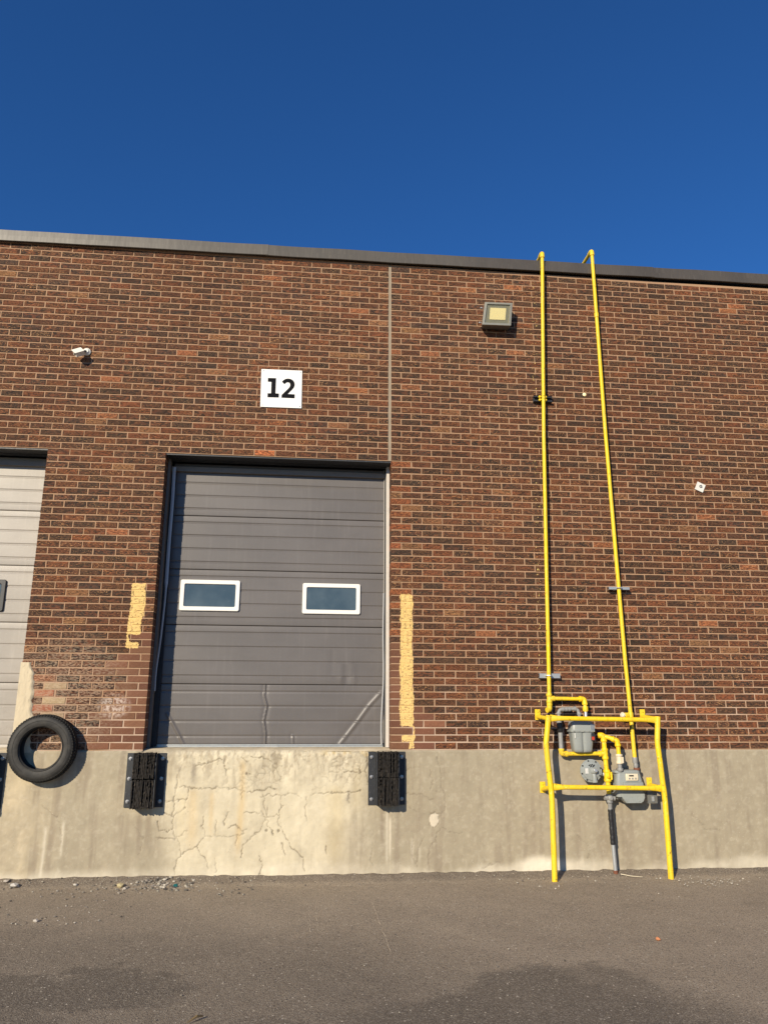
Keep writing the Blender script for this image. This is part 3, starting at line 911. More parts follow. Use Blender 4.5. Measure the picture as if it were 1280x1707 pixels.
# ------------------------------------------------------------------ steel door frames and the two dock doors
DY = .27
JNT = [3.925, 3.368, 2.811, 2.254, 1.683, 1.118]
def dock_door(a, b, mat, wins, wmat, creased, label):
    # frame
    part('door_frame', MB().box(a, a + .024, .158, .262, 1.094, LINT - .002), MAT['frame_steel_shaded'], house, smooth=0)
    part('door_frame', MB().box(b - .030, b, .158, .262, 1.094, LINT - .002), MAT['white_steel'], house, 'white right side of the frame, without the painted-in shade', smooth=0)
    part('door_frame', MB().box(a + .028, b - .031, .232, .262, 3.828, 3.878), MAT['frame_steel_shaded'], house, smooth=0)
    mb = MB().box(a + .001, b - .001, .012, .1535, LINT - .014, LINT - .001).box(a + .0285, b - .0315, .158, .228, 3.925, LINT - .003)
    part('lintel', mb, MAT['black'], house, smooth=0)
    x0, x1 = a + .045, b - .046
    mb = MB().box(x0, x1, DY + .035, DY + .05, 1.115, 3.94)
    d = part('dock_door', mb, MAT['dark'], house, label, smooth=0)
    part('door_seal', MB().box(a + .0275, a + .075, .235, .2655, 1.10, 3.82), MAT['seal'], d, smooth=0)
    part('door_seal', MB().box(b - .0415, b - .0305, .225, .2655, 1.10, 3.82), MAT['seal'], d, smooth=0)
    mb = MB().box(x1 + .001, x1 + .0045, .255, .30, 1.13, 3.92)
    part('end_cap', mb, MAT['white_steel'], d, smooth=0)
    for k in range(5):
        zt, zb = JNT[k] - .002, JNT[k + 1] + .002
        L = zt - zb
        prof = [(zt, .026), (zt - .001, .006), (zt - .006, .001), (zt - .012, 0)]
        for o_ in (.07, .207, .345, .483):
            c0 = zt - o_ * L / .557
            prof += [(c0 + .013, 0.), (c0 + .009, .0015), (c0 + .002, .0048), (c0 - .003, .0048), (c0 - .013, .0)]
        prof += [(zb + .012, 0), (zb + .004, .001), (zb, .005), (zb - .001, .026)]
        pz = np.array([p[0] for p in prof]); py = np.array([p[1] for p in prof])
        if k == 4 and creased:
            fine = [(q, 0.) for q in np.arange(zb + .014, zt - .014, .008) if np.min(np.abs(pz - q)) > .003]
            allp = sorted(prof + [(q, float(np.interp(-q, -pz, py))) for q, _ in fine], key=lambda t: -t[0])
            pz = np.array([p[0] for p in allp]); py = np.array([p[1] for p in allp])
            xs_ = np.linspace(x0, x1, 300)
        elif k == 3 and creased:
            xs_ = np.linspace(x0, x1, 120)
        else:
            xs_ = np.linspace(x0, x1, 40)
        XX, ZZ = np.meshgrid(xs_, pz)
        YY = np.repeat(py[:, None], len(xs_), 1) + DY
        YY = YY + (fbm(XX * 1.3 + k * 7 + 20, ZZ * 2.2 + 20, 95 + k) - .5) * .0035
        if k == 4 and creased:
            def ridge(L, wd, amp):
                out = np.zeros_like(XX)
                best = np.full_like(XX, 9.)
                for (ax, az), (bx, bz) in zip(L, L[1:]):
                    dx, dz = bx - ax, bz - az
                    t = np.clip(((XX - ax) * dx + (ZZ - az) * dz) / (dx * dx + dz * dz), 0, 1)
                    best = np.minimum(best, np.hypot(XX - ax - t * dx, ZZ - az - t * dz))
                return amp * (np.exp(-(best / wd) ** 2) - .45 * np.exp(-(best / (wd * 2.6)) ** 2))
            YY = YY - ridge([(-1.198, 1.70), (-1.206, 1.574), (-1.176, 1.477), (-1.200, 1.341), (-1.179, 1.225), (-1.179, 1.11)], .010, .013)
            YY = YY - ridge([(-.058, 1.611), (-.18, 1.481), (-.281, 1.343), (-.39, 1.206), (-.469, 1.11)], .017, .010)
            YY = YY - ridge([(-2.12, 1.40), (-2.063, 1.31), (-2.009, 1.225), (-1.945, 1.11)], .014, .011)
            YY = YY - ridge([(-.92, 1.20), (-.91, 1.11)], .01, .008)
            YY = YY + .012 * np.exp(-(((XX + .25) / .25) ** 2 + ((ZZ - 1.25) / .16) ** 2))
            # paint worn off the crease tops
        if k == 3 and creased:
            for cx, cz, s_ in [(-.46, 1.74, .006), (-.40, 1.73, -.006), (-.33, 1.74, .005), (-.55, 1.9, -.004), (-.36, 1.86, .005)]:
                YY = YY - s_ * np.exp(-(((XX - cx) / .025) ** 2 + ((ZZ - cz) / .05) ** 2))
        me = grid_mesh('door_panel', np.stack([XX.ravel(), YY.ravel(), ZZ.ravel()], 1), len(xs_), len(pz), mat)
        me.flip_normals()
        me.set_sharp_from_angle(angle=math.radians(11 if k < 4 or not creased else 28))
        o = bpy.data.objects.new('door_panel', me); COL.objects.link(o); o.parent = d
        if k == 4 and creased: o['label'] = 'creased and dented bottom panel'
    for (wx0, wx1, wz0, wz1) in wins:
        mb = MB()
        fr = .042
        def rr(x0_, x1_, z0_, z1_, r, y_):
            P = []
            for cx, cz, s0 in [(x1_ - r, z1_ - r, 0), (x0_ + r, z1_ - r, 90), (x0_ + r, z0_ + r, 180), (x1_ - r, z0_ + r, 270)]:
                for q in range(5):
                    an = math.radians(s0 + q * 22.5)
                    P.append((cx + r * math.cos(an), y_, cz + r * math.sin(an)))
            return P
        R = [rr(wx0, wx1, wz0, wz1, .018, .272), rr(wx0, wx1, wz0, wz1, .018, .254), rr(wx0 + .004, wx1 - .004, wz0 + .004, wz1 - .004, .016, .249),
             rr(wx0 + fr - .004, wx1 - fr + .004, wz0 + fr - .004, wz1 - fr + .004, .014, .249), rr(wx0 + fr, wx1 - fr, wz0 + fr, wz1 - fr, .012, .254), rr(wx0 + fr, wx1 - fr, wz0 + fr, wz1 - fr, .012, .268)]
        n = 20
        vs = [p for q in R for p in q]; fs = []
        for i in range(5):
            for k2 in range(n):
                l = (k2 + 1) % n
                fs.append((i * n + k2, i * n + l, i * n + n + l, i * n + n + k2))
        mb.add(vs, fs)
        part('window_frame', mb, wmat, d)
        mb = MB()
        mb.box(wx0 + fr - .002, wx1 - fr + .002, .2625, .2675, wz0 + fr - .002, wz1 - fr + .002)
        part('window_pane', mb, MAT['glass'], d, smooth=0)
    mb = MB()
    mb.box(x0, x1, .268, .30, 1.094, 1.1165).box(x0, x1, .259, .268, 1.108, 1.119)
    part('bottom_rail', mb, MAT['galv'] if creased else MAT['white_steel'], d, smooth=0)
    return d
door = dock_door(DL, DR, MAT['door_grey'], [(-2.077, -1.490, 2.392, 2.702), (-.863, -.277, 2.380, 2.691)], MAT['white'], True, 'taupe sectional dock door with two white framed windows')
door2 = dock_door(L2, PL, MAT['door_beige'], [(-4.33, -3.742, 2.355, 2.664), (-5.35, -4.76, 2.355, 2.664)], MAT['frame_black'], False, 'pale beige dock door with black framed windows')
mb = MB()
sp_ = [(-2.208, .168, 3.85), (-2.20, .165, 3.456), (-2.203, .155, 3.083), (-2.199, .15, 2.70), (-2.199, .15, 2.481), (-2.214, .15, 2.073), (-2.238, .158, 1.789), (-2.235, .16, 1.61)]
P = fillet(sp_, .15, 4)
R = []
for i, p in enumerate(P):
    wd = .016 if p.z > 2.6 else .009
    R.append([(p.x - wd, p.y + .002, p.z), (p.x, p.y - .004, p.z), (p.x + wd, p.y + .002, p.z), (p.x, p.y + .006, p.z)])
mb.ring(R)
part('loose_weather_strip', mb, MAT['strip'], door)
# torn white strip by the right jamb
mb = MB()
R = []
for t in np.linspace(0, 1, 26):
    z_ = 2.6 - 1.48 * t
    xo = -.036 - .012 * t - .012 * math.sin(t * 9) * t
    R.append([(xo - .009, .236, z_), (xo, .226, z_), (xo + .007, .236, z_), (xo, .24, z_)])
mb.ring(R)
part('torn_weather_strip', mb, MAT['strip'], door)

# ------------------------------------------------------------------ number sign
sg = thing('number_sign', 'square white sign with a bold black number 12 above the dock door', 'sign', (-1.148, 0, 4.48))
mb = MB().prism([(-1.363, 4.904), (-.938, 4.907), (-.933, 4.484), (-1.357, 4.481)], -.009, -.0055)
part('sign_panel', mb, MAT['sign_white'], sg, smooth=0)
one = [(-1.287, 4.802), (-1.211, 4.804), (-1.211, 4.632), (-1.175, 4.632), (-1.175, 4.595), (-1.284, 4.593), (-1.284, 4.630), (-1.249, 4.631), (-1.250, 4.767), (-1.287, 4.767)]
def swell(P, d):
    n, out = len(P), []
    ar = sum(P[i][0] * P[(i + 1) % n][1] - P[(i + 1) % n][0] * P[i][1] for i in range(n))
    sg_ = 1 if ar > 0 else -1
    for i in range(n):
        a, b, c = Vector(P[i - 1]), Vector(P[i]), Vector(P[(i + 1) % n])
        n1 = (b - a).normalized(); n2 = (c - b).normalized()
        n1 = Vector((n1.y, -n1.x)) * sg_; n2 = Vector((n2.y, -n2.x)) * sg_
        q = (n1 + n2) / max(.5, 1 + n1.dot(n2))
        out.append(tuple(b + q * d))
    return out
part('digit', MB().prism(swell(one, .0035), -.0115, -.0092), MAT['sign_ink'], sg, smooth=0)
# the 2: a bowl, a diagonal and a foot
oc = [(-1.141, 4.771), (-1.127, 4.787), (-1.108, 4.800), (-1.084, 4.806), (-1.058, 4.803), (-1.036, 4.792), (-1.021, 4.773), (-1.015, 4.748), (-1.017, 4.726), (-1.026, 4.706), (-1.042, 4.685), (-1.086, 4.633), (-1.011, 4.632), (-1.011, 4.594), (-1.140, 4.594), (-1.140, 4.620), (-1.071, 4.698), (-1.059, 4.716), (-1.054, 4.735), (-1.056, 4.752), (-1.065, 4.765), (-1.082, 4.771), (-1.099, 4.767), (-1.110, 4.758), (-1.118, 4.748)]
part('digit', MB().prism(swell(oc, .003), -.0115, -.0092), MAT['sign_ink'], sg, smooth=0)
for px_, pz_ in [(-1.343, 4.886), (-.957, 4.888), (-1.338, 4.502), (-.953, 4.503)]:
    part('screw', MB().lathe([(0, .0055), (.003, .0055), (.0045, .003)], (px_, -.009, pz_), (0, -1, 0), 10), MAT['bolt'], sg)

# ------------------------------------------------------------------ flood light
fl = thing('flood_light', 'square grey flood light with a cream panel, high up beside the left gas pipe', 'light', (1.17, 0, 5.63))
A = [(1.022, 5.758), (1.322, 5.766), (1.294, 5.500), (.984, 5.494)]       # front rim in XZ
cxm, czm = 1.155, 5.630
sc = lambda k, y_: [(cxm + (p[0] - cxm) * k, y_, czm + (p[1] - czm) * k) for p in A]
mb = MB()
mb.ring([[(p[0] + .012, -.004, p[2] + .01) for p in sc(.94, 0)], [(p[0] + .006, -.07, p[2]) for p in sc(1.0, 0)], sc(1.0, -.128)])
part('housing', mb, MAT['lamp_body'], fl, smooth=20)
mb = MB()
o1, o2, o3 = sc(1.03, -.129), sc(1.03, -.145), sc(.86, -.147)
o4 = sc(.86, -.131)
vs = o1 + o2 + o3 + o4; fs = []
for i in range(3):
    for k in range(4):
        l = (k + 1) % 4
        fs.append((i * 4 + k, i * 4 + l, i * 4 + 4 + l, i * 4 + 4 + k))
mb.add(vs, fs)
part('bezel', mb, MAT['reflector'], fl, smooth=0)
mb = MB().ring([sc(.862, -.1295), sc(.862, -.1315)])
part('reflector', mb, MAT['reflector'], fl, smooth=0)
ledp = [(1.078, 5.702), (1.256, 5.706), (1.240, 5.564), (1.064, 5.560)]
part('led_panel', MB().prism(ledp, -.137, -.1325), MAT['led'], fl, smooth=0)
mb = MB().ring([sc(.862, -.1415), sc(.862, -.1445)])
part('lamp_glass', mb, MAT['lens'], fl, smooth=0)
for z_ in (5.735, 5.555):
    part('hinge_screw', MB().lathe([(0, .010), (.02, .010), (.024, .006)], (1.012 - (5.76 - z_) * .12, -.06, z_), (-1, -.2, 0), 10), MAT['galv'], fl)

# ------------------------------------------------------------------ security camera
sc_ = thing('security_camera', 'small white box security camera on the brick wall above the pier between the doors', 'camera', (-3.14, 0, 5.0))
mb = MB().lathe([(0, .040), (.014, .040), (.020, .030), (.034, .020)], (-3.143, -.001, 5.0), (0, -1, 0), 20)
part('mount', mb, MAT['cam_white'], sc_)
mb = MB().tube([(-3.143, -.02, 5.0), (-3.155, -.055, 4.985), (-3.172, -.07, 4.972)], .013, 10)
part('arm', mb, MAT['lamp_body'], sc_)
dirv = Vector((-.72, -.38, -.50)).normalized()
upv = Vector((.05, -.85, .55)); upv = (upv - dirv * upv.dot(dirv)).normalized()
side = dirv.cross(upv).normalized()
c0 = Vector((-3.196, -.085, 4.952))
mb = MB().obox(c0, dirv, side, upv, .044, .033, .024)
part('housing', mb, MAT['cam_white'], sc_, smooth=0)
mb = MB().obox(c0 + upv * .0275 + dirv * .008, dirv, side, upv, .050, .037, .003)
part('sun_shield', mb, MAT['cam_white'], sc_, smooth=0)
mb = MB().lathe([(0, .018), (.002, .018)], c0 + dirv * .0445, dirv, 16)
part('camera_lens', mb, MAT['dark'], sc_)

# ------------------------------------------------------------------ small wall plate and a foam plug
wp = thing('wall_plate', 'small tilted white plate with a dark hook, right of both gas pipes', 'plate', (3.35, 0, 3.78))
part('backing_plate', MB().prism([(3.329, 3.840), (3.415, 3.800), (3.374, 3.718), (3.288, 3.755)], -.008, -.001), MAT['plate_white'], wp, smooth=0)
part('hook', MB().tube([(3.345, -.008, 3.79), (3.345, -.018, 3.795), (3.362, -.022, 3.795), (3.366, -.018, 3.778), (3.350, -.012, 3.772), (3.343, -.009, 3.785)], .0035, 8), MAT['black'], wp)
solo('foam_plug', MB().lathe([(0, .022), (.006, .020), (.011, .012)], (2.131, 0, 4.79), (0, -1, 0), 14), MAT['led'], 'cream dab of foam filling a hole in the bricks between the two gas pipes', 'foam plug', (2.131, 0, 4.79))

# ------------------------------------------------------------------ tyre
TY = thing('tyre', 'used black car tyre hung flat against the pier over the top of the concrete', 'tyre', (-3.128, 0, 1.103))
TC = Vector((-3.128, 0, 1.103))
tr = lambda r: .178 + (r - .216) * (.280 - .178) / (.302 - .216)
prof = [(-.030, .216), (-.012, .220), (-.006, .232), (-.002, .250), (-.001, .272), (-.008, .290), (-.022, .298), (-.045, .301), (-.10, .302), (-.155, .301), (-.178, .298), (-.192, .291), (-.199, .274), (-.200, .252), (-.196, .236), (-.189, .224), (-.172, .216), (-.165, .222), (-.168, .246), (-.165, .268), (-.15, .288), (-.10, .294), (-.05, .288), (-.035, .268), (-.032, .246), (-.035, .222)]
mb = MB().lathe([(-t * .79, tr(r)) for t, r in prof], TC, (0, -1, 0), 72, close=True)
part('carcass', mb, MAT['tyre'], TY, smooth=45)
mb = MB()
NB = 70
for row, (y0, y1, sk) in enumerate([(-.040, -.012, .5), (-.078, -.046, -.6), (-.116, -.084, 0.), (-.154, -.122, .6), (-.188, -.160, -.5)]):
    for k in range(NB):
        a0 = 2 * math.pi * (k + .5 * (row % 2)) / NB; a1 = a0 + 2 * math.pi / NB * .72
        ri = .276; ro = .2925 if 0 < row < 4 else .287
        vs = []
        for r in (ri, ro):
            for y_, s_ in ((y0 * .79, -sk), (y1 * .79, sk)):
                for a in (a0, a1):
                    q = a + s_ * .02
                    rad = r if not (row == 0 and y_ == y1 * .79 or row == 4 and y_ == y0 * .79) else r - .010
                    vs.append((TC.x + math.cos(q) * rad, y_, TC.z + math.sin(q) * rad))
        mb.add(vs, [(0, 1, 3, 2), (4, 6, 7, 5), (0, 4, 5, 1), (2, 3, 7, 6), (0, 2, 6, 4), (1, 5, 7, 3)])
part('tread_block', mb, MAT['tread'], TY, smooth=0, kind='stuff')
mb2 = MB()
for r_ in (.192, .236):
    mb2.tube([TC + Vector((math.cos(a) * r_, -.1575, math.sin(a) * r_)) for a in np.linspace(0, 2 * math.pi, 73)], .0025, 6, cap=False)
part('sidewall_rib', mb2, MAT['tyre'], TY)

# ------------------------------------------------------------------ dock bumpers
def bumper(cx, ztop, zbot, label, seed):
    rn = random.Random(seed)
    b = thing('dock_bumper', label, 'dock bumper', (cx, 0, zbot), 'black rubber bumpers bolted below the dock doors')
    W = .172
    for s in (-1, 1):
        xo = cx + s * W; xi = cx + s * (W - .075)
        mb = MB()
        mb.box(min(xo, xi), max(xo, xi), -.022, -.012, zbot + .005, ztop - .006)
        mb.box(min(xi, xi + s * .008), max(xi, xi + s * .008), -.135, -.0225, zbot + .01, ztop - .010)
        part('steel_angle', mb, MAT['black'], b, smooth=0)
        for z_ in (ztop - .055, (ztop + zbot) / 2 + .01, zbot + .055):
            mb = MB().lathe([(0, .018), (.003, .018), (.0035, .0125), (.012, .0125), (.0125, .007), (.018, .007)], (cx + s * (W - .030), -.0222, z_), (0, -1, 0), 6)
            part('bolt', mb, MAT['bolt'], b, smooth=25)
    zm = (ztop + zbot) / 2 + .015
    for za, zb in ((zm + .002, ztop), (zbot + .006, zm - .002)):
        mb = MB()
        x_ = cx - (W - .078)
        NL = 15
        lw = 2 * (W - .078) / NL
        for k in range(NL):
            R = []
            nz = 14
            base = rn.uniform(-.012, .004)
            worn = rn.random() < .3
            for i in range(nz + 1):
                t = i / nz
                z_ = za + (zb - za) * t
                if i == 0: z_ += rn.uniform(-.004, .008)
                if i == nz: z_ += rn.uniform(-.008, .001)
                yy = -.148 + base + rn.uniform(-.004, .004) + (rn.uniform(0, .022) if worn and .2 < t < .9 else 0)
                R.append([(x_ + .0012, -.03, z_), (x_ + .0012 + rn.uniform(0, .002), yy, z_), (x_ + lw - .0012 - rn.uniform(0, .002), yy + rn.uniform(-.002, .002), z_), (x_ + lw - .0012, -.03, z_)])
            mb.ring(R)
            x_ += lw
        part('rubber_pad', mb, MAT['pad'], b, smooth=20)
    return b
bumper(-2.226, 1.062, .585, 'black laminated dock bumper under the left end of the taupe door, in its own shade', 1)
bumper(-.033, 1.070, .588, 'black laminated dock bumper under the right end of the taupe door beside the yellow stripe', 2)
bumper(-3.622, 1.066, .580, 'black dock bumper at the edge of the photo left of the tyre', 3)

# ------------------------------------------------------------------ gas pipes
def joint(mb, p, d, r, ln):
    p, d = Vector(p), Vector(d).normalized()
    mb.lathe([(-ln, r * .96), (-ln + .004, r), (ln - .004, r), (ln, r * .96)], p, d, 14)
PR = .0195
r1 = thing('gas_riser', 'left tall yellow gas pipe running from its black bracket up over the roof edge', 'gas pipe', (1.55, 0, 1.45), 'yellow gas pipes up the wall')
p1 = [(1.547, -.07, 1.50), (1.558, -.07, 1.868), (1.584, -.07, 2.824), (1.629, -.07, 4.31), (1.716, -.075, 6.452)]
part('pipe', MB().tube(p1, PR, 16), MAT['yellow'], r1)
mb = MB().tube(fillet([(1.7145, -.075, 6.40), (1.7165, -.075, 6.466), (1.7165, .0, 6.466)], .05, 6), PR * 1.28, 16)
joint(mb, (1.7145, -.075, 6.415), (.03, 0, 1), PR * 1.4, .014)
part('elbow', mb, MAT['yellow'], r1)
part('roof_pipe', MB().tube([(1.7165, -.01, 6.466), (1.7165, 3.0, 6.466)], PR, 14), MAT['yellow'], r1)
mb = MB()
mb.box(1.548, 1.750, -.046, -.004, 4.664, 4.670).box(1.548, 1.750, -.010, -.004, 4.664, 4.735).box(1.548, 1.750, -.046, -.040, 4.6645, 4.684).box(1.548, 1.750, -.046, -.040, 4.716, 4.735).box(1.548, 1.750, -.046, -.004, 4.729, 4.735)
part('bracket', mb, MAT['black'], r1, smooth=0)
mb = MB()
for z_ in (4.683, 4.718):
    for s in (-1, 1):
        mb.lathe([(0, .015), (.012, .014), (.018, .008)], (1.6425 + s * .032, -.046, z_), (0, -1, 0), 8)
    mb.tube([(1.612, -.05, z_), (1.6425, -.094, z_), (1.674, -.05, z_)], .0055, 8)
part('pipe_clamp', mb, MAT['yellow'], r1)
mb = MB().box(1.467, 1.675, -.05, -.004, 1.752, 1.757).box(1.467, 1.675, -.05, -.045, 1.757, 1.792).box(1.467, 1.675, -.05, -.004, 1.793, 1.797)
part('bracket', mb, MAT['galv'], r1, smooth=0)
mb = MB().tube([(1.527, -.05, 1.775), (1.532, -.085, 1.775), (1.556, -.096, 1.775), (1.580, -.085, 1.775), (1.586, -.05, 1.775)], .006, 8)
part('pipe_clamp', mb, MAT['galv'], r1)

r2 = thing('gas_riser', 'right tall yellow gas pipe dropping from the roof edge straight onto the lower meter', 'gas pipe', (2.34, 0, 1.0), 'yellow gas pipes up the wall')
p2 = [(2.356, -.095, 1.005), (2.352, -.085, 1.386), (2.340, -.075, 1.934), (2.329, -.07, 2.779), (2.309, -.07, 4.34), (2.303, -.072, 5.876), (2.301, -.075, 6.520)]
part('pipe', MB().tube(p2, PR, 16), MAT['yellow'], r2)
mb = MB().tube(fillet([(2.301, -.075, 6.47), (2.301, -.075, 6.535), (2.301, .0, 6.535)], .05, 6), PR * 1.28, 16)
joint(mb, (2.301, -.075, 6.485), (0, 0, 1), PR * 1.4, .014)
part('elbow', mb, MAT['yellow'], r2)
part('roof_pipe', MB().tube([(2.301, -.01, 6.535), (2.301, 3.0, 6.535)], PR, 14), MAT['yellow'], r2)
mb = MB().box(2.226, 2.443, -.075, -.028, 2.638, 2.643).box(2.226, 2.443, -.075, -.070, 2.643, 2.660).box(2.226, 2.443, -.075, -.028, 2.6605, 2.665)
mb.box(2.29, 2.32, -.03, -.001, 2.635, 2.668)
part('bracket', mb, MAT['galv'], r2, smooth=0)
mb = MB().tube([(2.302, -.075, 2.652), (2.308, -.095, 2.652), (2.331, -.100, 2.652), (2.354, -.095, 2.652), (2.361, -.075, 2.652)], .0055, 8)
part('pipe_clamp', mb, MAT['galv'], r2)
mb = MB()
joint(mb, (2.3515, -.085, 1.40), (-.01, 0, 1), PR * 1.35, .028)
mb.tube([(2.3515, -.085, 1.40), (2.300, -.075, 1.40)], PR * 1.05, 12)
mb.lathe([(0, PR * 1.4), (.03, PR * 1.4), (.034, .012)], (2.320, -.085, 1.40), (-1, -.2, .0), 12)
part('tee', mb, MAT['yellow'], r2)
mb = MB().lathe([(0, .016), (.012, .026), (.02, .021), (.03, .028), (.042, .014)], (2.283, -.088, 1.398), (-.8, -.4, .25), 9)
part('vent_cap', mb, MAT['cream'], r2)
mb = MB()
joint(mb, (2.356, -.095, .985), (0, 0, 1), .025, .026)
mb.tube([(2.356, -.097, .99), (2.357, -.105, .90)], .019, 12)
joint(mb, (2.357, -.103, .937), (0, 0, 1), .023, .014)
part('union', mb, MAT['pipe_grey'], r2)
mb = MB(); joint(mb, (2.3035, -.072, 5.72), (0, 0, 1), PR * 1.3, .026)
part('coupling', mb, MAT['yellow'], r2)
mb = MB(); joint(mb, (2.352, -.086, 1.275), (0, 0, 1), .0205, .03)
part('label_band', mb, paint_metal('band_olive', (.16, .13, .01), .6), r2)

# ------------------------------------------------------------------ manifold (pipework that ties the meters together)
mf = thing('gas_manifold', 'yellow and grey pipework of tees, elbows and valve joining the two gas meters', 'pipework', (2.07, 0, 0))
Y1 = -.07
mb = MB()
mb.tube([(1.5475, Y1, 1.600), (1.5465, Y1, 1.46)], .0225, 16)
joint(mb, (1.5475, Y1, 1.592), (0, 0, 1), .029, .012); joint(mb, (1.547, Y1, 1.528), (0, 0, 1), .029, .012)
joint(mb, (1.547, Y1, 1.500), (0, 0, 1), .028, .012)
mb.tube([(1.547, Y1, 1.558), (1.60, Y1, 1.557)], .0255, 16)
mb.tube(fillet([(1.5465, Y1, 1.50), (1.5465, Y1, 1.452), (1.515, Y1 - .012, 1.447)], .03, 5), .0255, 14)
part('tee', mb, MAT['yellow'], mf)
part('pipe', MB().tube([(1.58, Y1, 1.557), (1.875, Y1, 1.554)], .0185, 14), MAT['yellow'], mf)
mb = MB().tube(fillet([(1.855, Y1, 1.5545), (1.898, Y1, 1.554), (1.899, Y1 - .012, 1.50)], .042, 6), .0245, 14)
joint(mb, (1.857, Y1, 1.5545), (1, 0, 0), .028, .010); joint(mb, (1.8985, Y1 - .01, 1.508), (0, 0, 1), .028, .010)
mb.tube([(1.8985, Y1 - .01, 1.51), (1.897, Y1 - .022, 1.43)], .0185, 14)
joint(mb, (1.8975, Y1 - .018, 1.462), (0, 0, 1), .027, .022)
part('elbow', mb, MAT['yellow'], mf)
part('nipple', MB().tube([(1.897, Y1 - .022, 1.44), (1.893, Y1 - .03, 1.36)], .0165, 12), MAT['galv'], mf)
# grey loop: down-pipe at the left, over and down to the meter
mb = MB()
mb.tube(fillet([(1.628, -.085, 1.25), (1.630, -.085, 1.455), (1.822, -.09, 1.462), (1.832, -.10, 1.36)], .04, 6), .0165, 14)
for q, dv in [((1.642, -.085, 1.440), (0, 0, 1)), ((1.672, -.085, 1.456), (1, 0, 0)), ((1.705, -.086, 1.457), (1, 0, .04)), ((1.735, -.087, 1.458), (1, 0, .04)), ((1.79, -.089, 1.461), (1, 0, 0))]:
    joint(mb, (q[0] if q[0] > 1.65 else 1.630, q[1], q[2] - (.02 if q[0] < 1.65 else 0)), dv, .023, .011)
joint(mb, (1.829, -.098, 1.415), (0, 0, 1), .023, .011)
joint(mb, (1.629, -.085, 1.345), (0, 0, 1), .026, .020)
part('grey_loop', mb, MAT['pipe_grey'], mf)
mb = MB().tube([(1.629, -.085, 1.335), (1.633, -.085, 1.315), (1.635, -.085, 1.255), (1.637, -.085, 1.24)], [.024, .03, .029, .022], 14)
part('black_coupling', mb, MAT['black_tape'], mf)
part('down_pipe', MB().tube([(1.636, -.085, 1.25), (1.637, -.085, 1.075)], .0215, 14), MAT['pipe_grey'], mf)
mb = MB().tube(fillet([(1.636, -.085, 1.09), (1.636, -.085, 1.045), (1.70, -.085, 1.043)], .045, 6), .0245, 14)
joint(mb, (1.637, -.085, 1.082), (0, 0, 1), .028, .010); joint(mb, (1.685, -.085, 1.043), (1, 0, 0), .028, .010)
part('elbow', mb, MAT['yellow'], mf)
part('cross_pipe', MB().tube([(1.68, -.085, 1.043), (2.06, -.10, 1.046)], .0195, 14), MAT['yellow'], mf)
mb = MB()
mb.tube([(2.054, -.105, 1.20), (2.062, -.105, .93), (2.074, -.105, .66)], .0225, 16)
part('vertical_pipe', mb, MAT['yellow'], mf)
mb = MB()
joint(mb, (2.058, -.105, 1.082), (.02, 0, 1), .031, .012); joint(mb, (2.060, -.105, 1.006), (.02, 0, 1), .031, .012)
mb.tube([(2.058, -.105, 1.085), (2.060, -.105, 1.00)], .0275, 16)
mb.tube([(2.06, -.105, 1.046), (2.005, -.10, 1.045)], .0255, 14)
joint(mb, (2.012, -.10, 1.045), (1, 0, 0), .029, .010)
part('tee', mb, MAT['yellow'], mf)
mb = MB()
mb.tube(fillet([(2.054, -.105, 1.155), (2.053, -.105, 1.215), (2.01, -.09, 1.212)], .03, 5), .0275, 14)
mb.lathe([(0, .024), (.022, .024), (.026, .015)], (2.028, -.097, 1.213), (-1, .1, -.1), 12)
joint(mb, (2.0545, -.105, 1.165), (0, 0, 1), .031, .010)
part('elbow', mb, MAT['yellow'], mf)
mb = MB().tube([(2.058, -.108, 1.205), (2.10, -.14, 1.192), (2.150, -.165, 1.168)], .021, 14)
mb.tube(fillet([(2.135, -.16, 1.175), (2.162, -.168, 1.166), (2.166, -.168, 1.115)], .03, 5), .0255, 14)
joint(mb, (2.128, -.155, 1.180), (.8, -.5, -.3), .027, .010); joint(mb, (2.166, -.168, 1.125), (0, 0, 1), .029, .010)
mb.tube([(2.166, -.168, 1.13), (2.170, -.168, 1.03)], .0205, 14)
part('branch_pipe', mb, MAT['yellow'], mf)
mb = MB()
mb.tube([(2.1705, -.168, 1.04), (2.171, -.168, .96)], .028, 8)
joint(mb, (2.1705, -.168, 1.035), (0, 0, 1), .033, .010); joint(mb, (2.171, -.168, .968), (0, 0, 1), .032, .010)
mb.box(2.185, 2.200, -.20, -.16, .965, 1.02)
part('insulated_union', mb, MAT['cream'], mf, smooth=20)
mb = MB().tube([(2.171, -.168, .97), (2.172, -.168, .885)], .0205, 12)
joint(mb, (2.172, -.168, .905), (0, 0, 1), .030, .012)
part('nipple', mb, MAT['pipe_grey'], mf)
mb = MB()
mb.tube([(2.064, -.105, .90), (2.068, -.105, .795)], .030, 12)
joint(mb, (2.0645, -.105, .885), (0, 0, 1), .034, .010); joint(mb, (2.068, -.105, .805), (0, 0, 1), .036, .012)
mb.lathe([(0, .030), (.024, .033), (.03, .02)], (2.066, -.12, .848), (.75, -.66, 0), 14)
mb.obox((2.090, -.155, .848), (.66, .75, 0), (.75, -.66, 0), (0, 0, 1), .008, .007, .034)
part('shutoff_valve', mb, MAT['yellow'], mf)
mb = MB()
mb.tube([(2.074, -.105, .70), (2.075, -.105, .60)], .022, 12)
joint(mb, (2.074, -.105, .668), (0, 0, 1), .032, .012); joint(mb, (2.0745, -.105, .618), (0, 0, 1), .030, .012)
mb.tube([(2.025, -.105, .648), (2.125, -.105, .642)], .023, 10)
mb.lathe([(0, .024), (.02, .026), (.03, .014)], (2.074, -.12, .645), (0, -1, 0), 8)
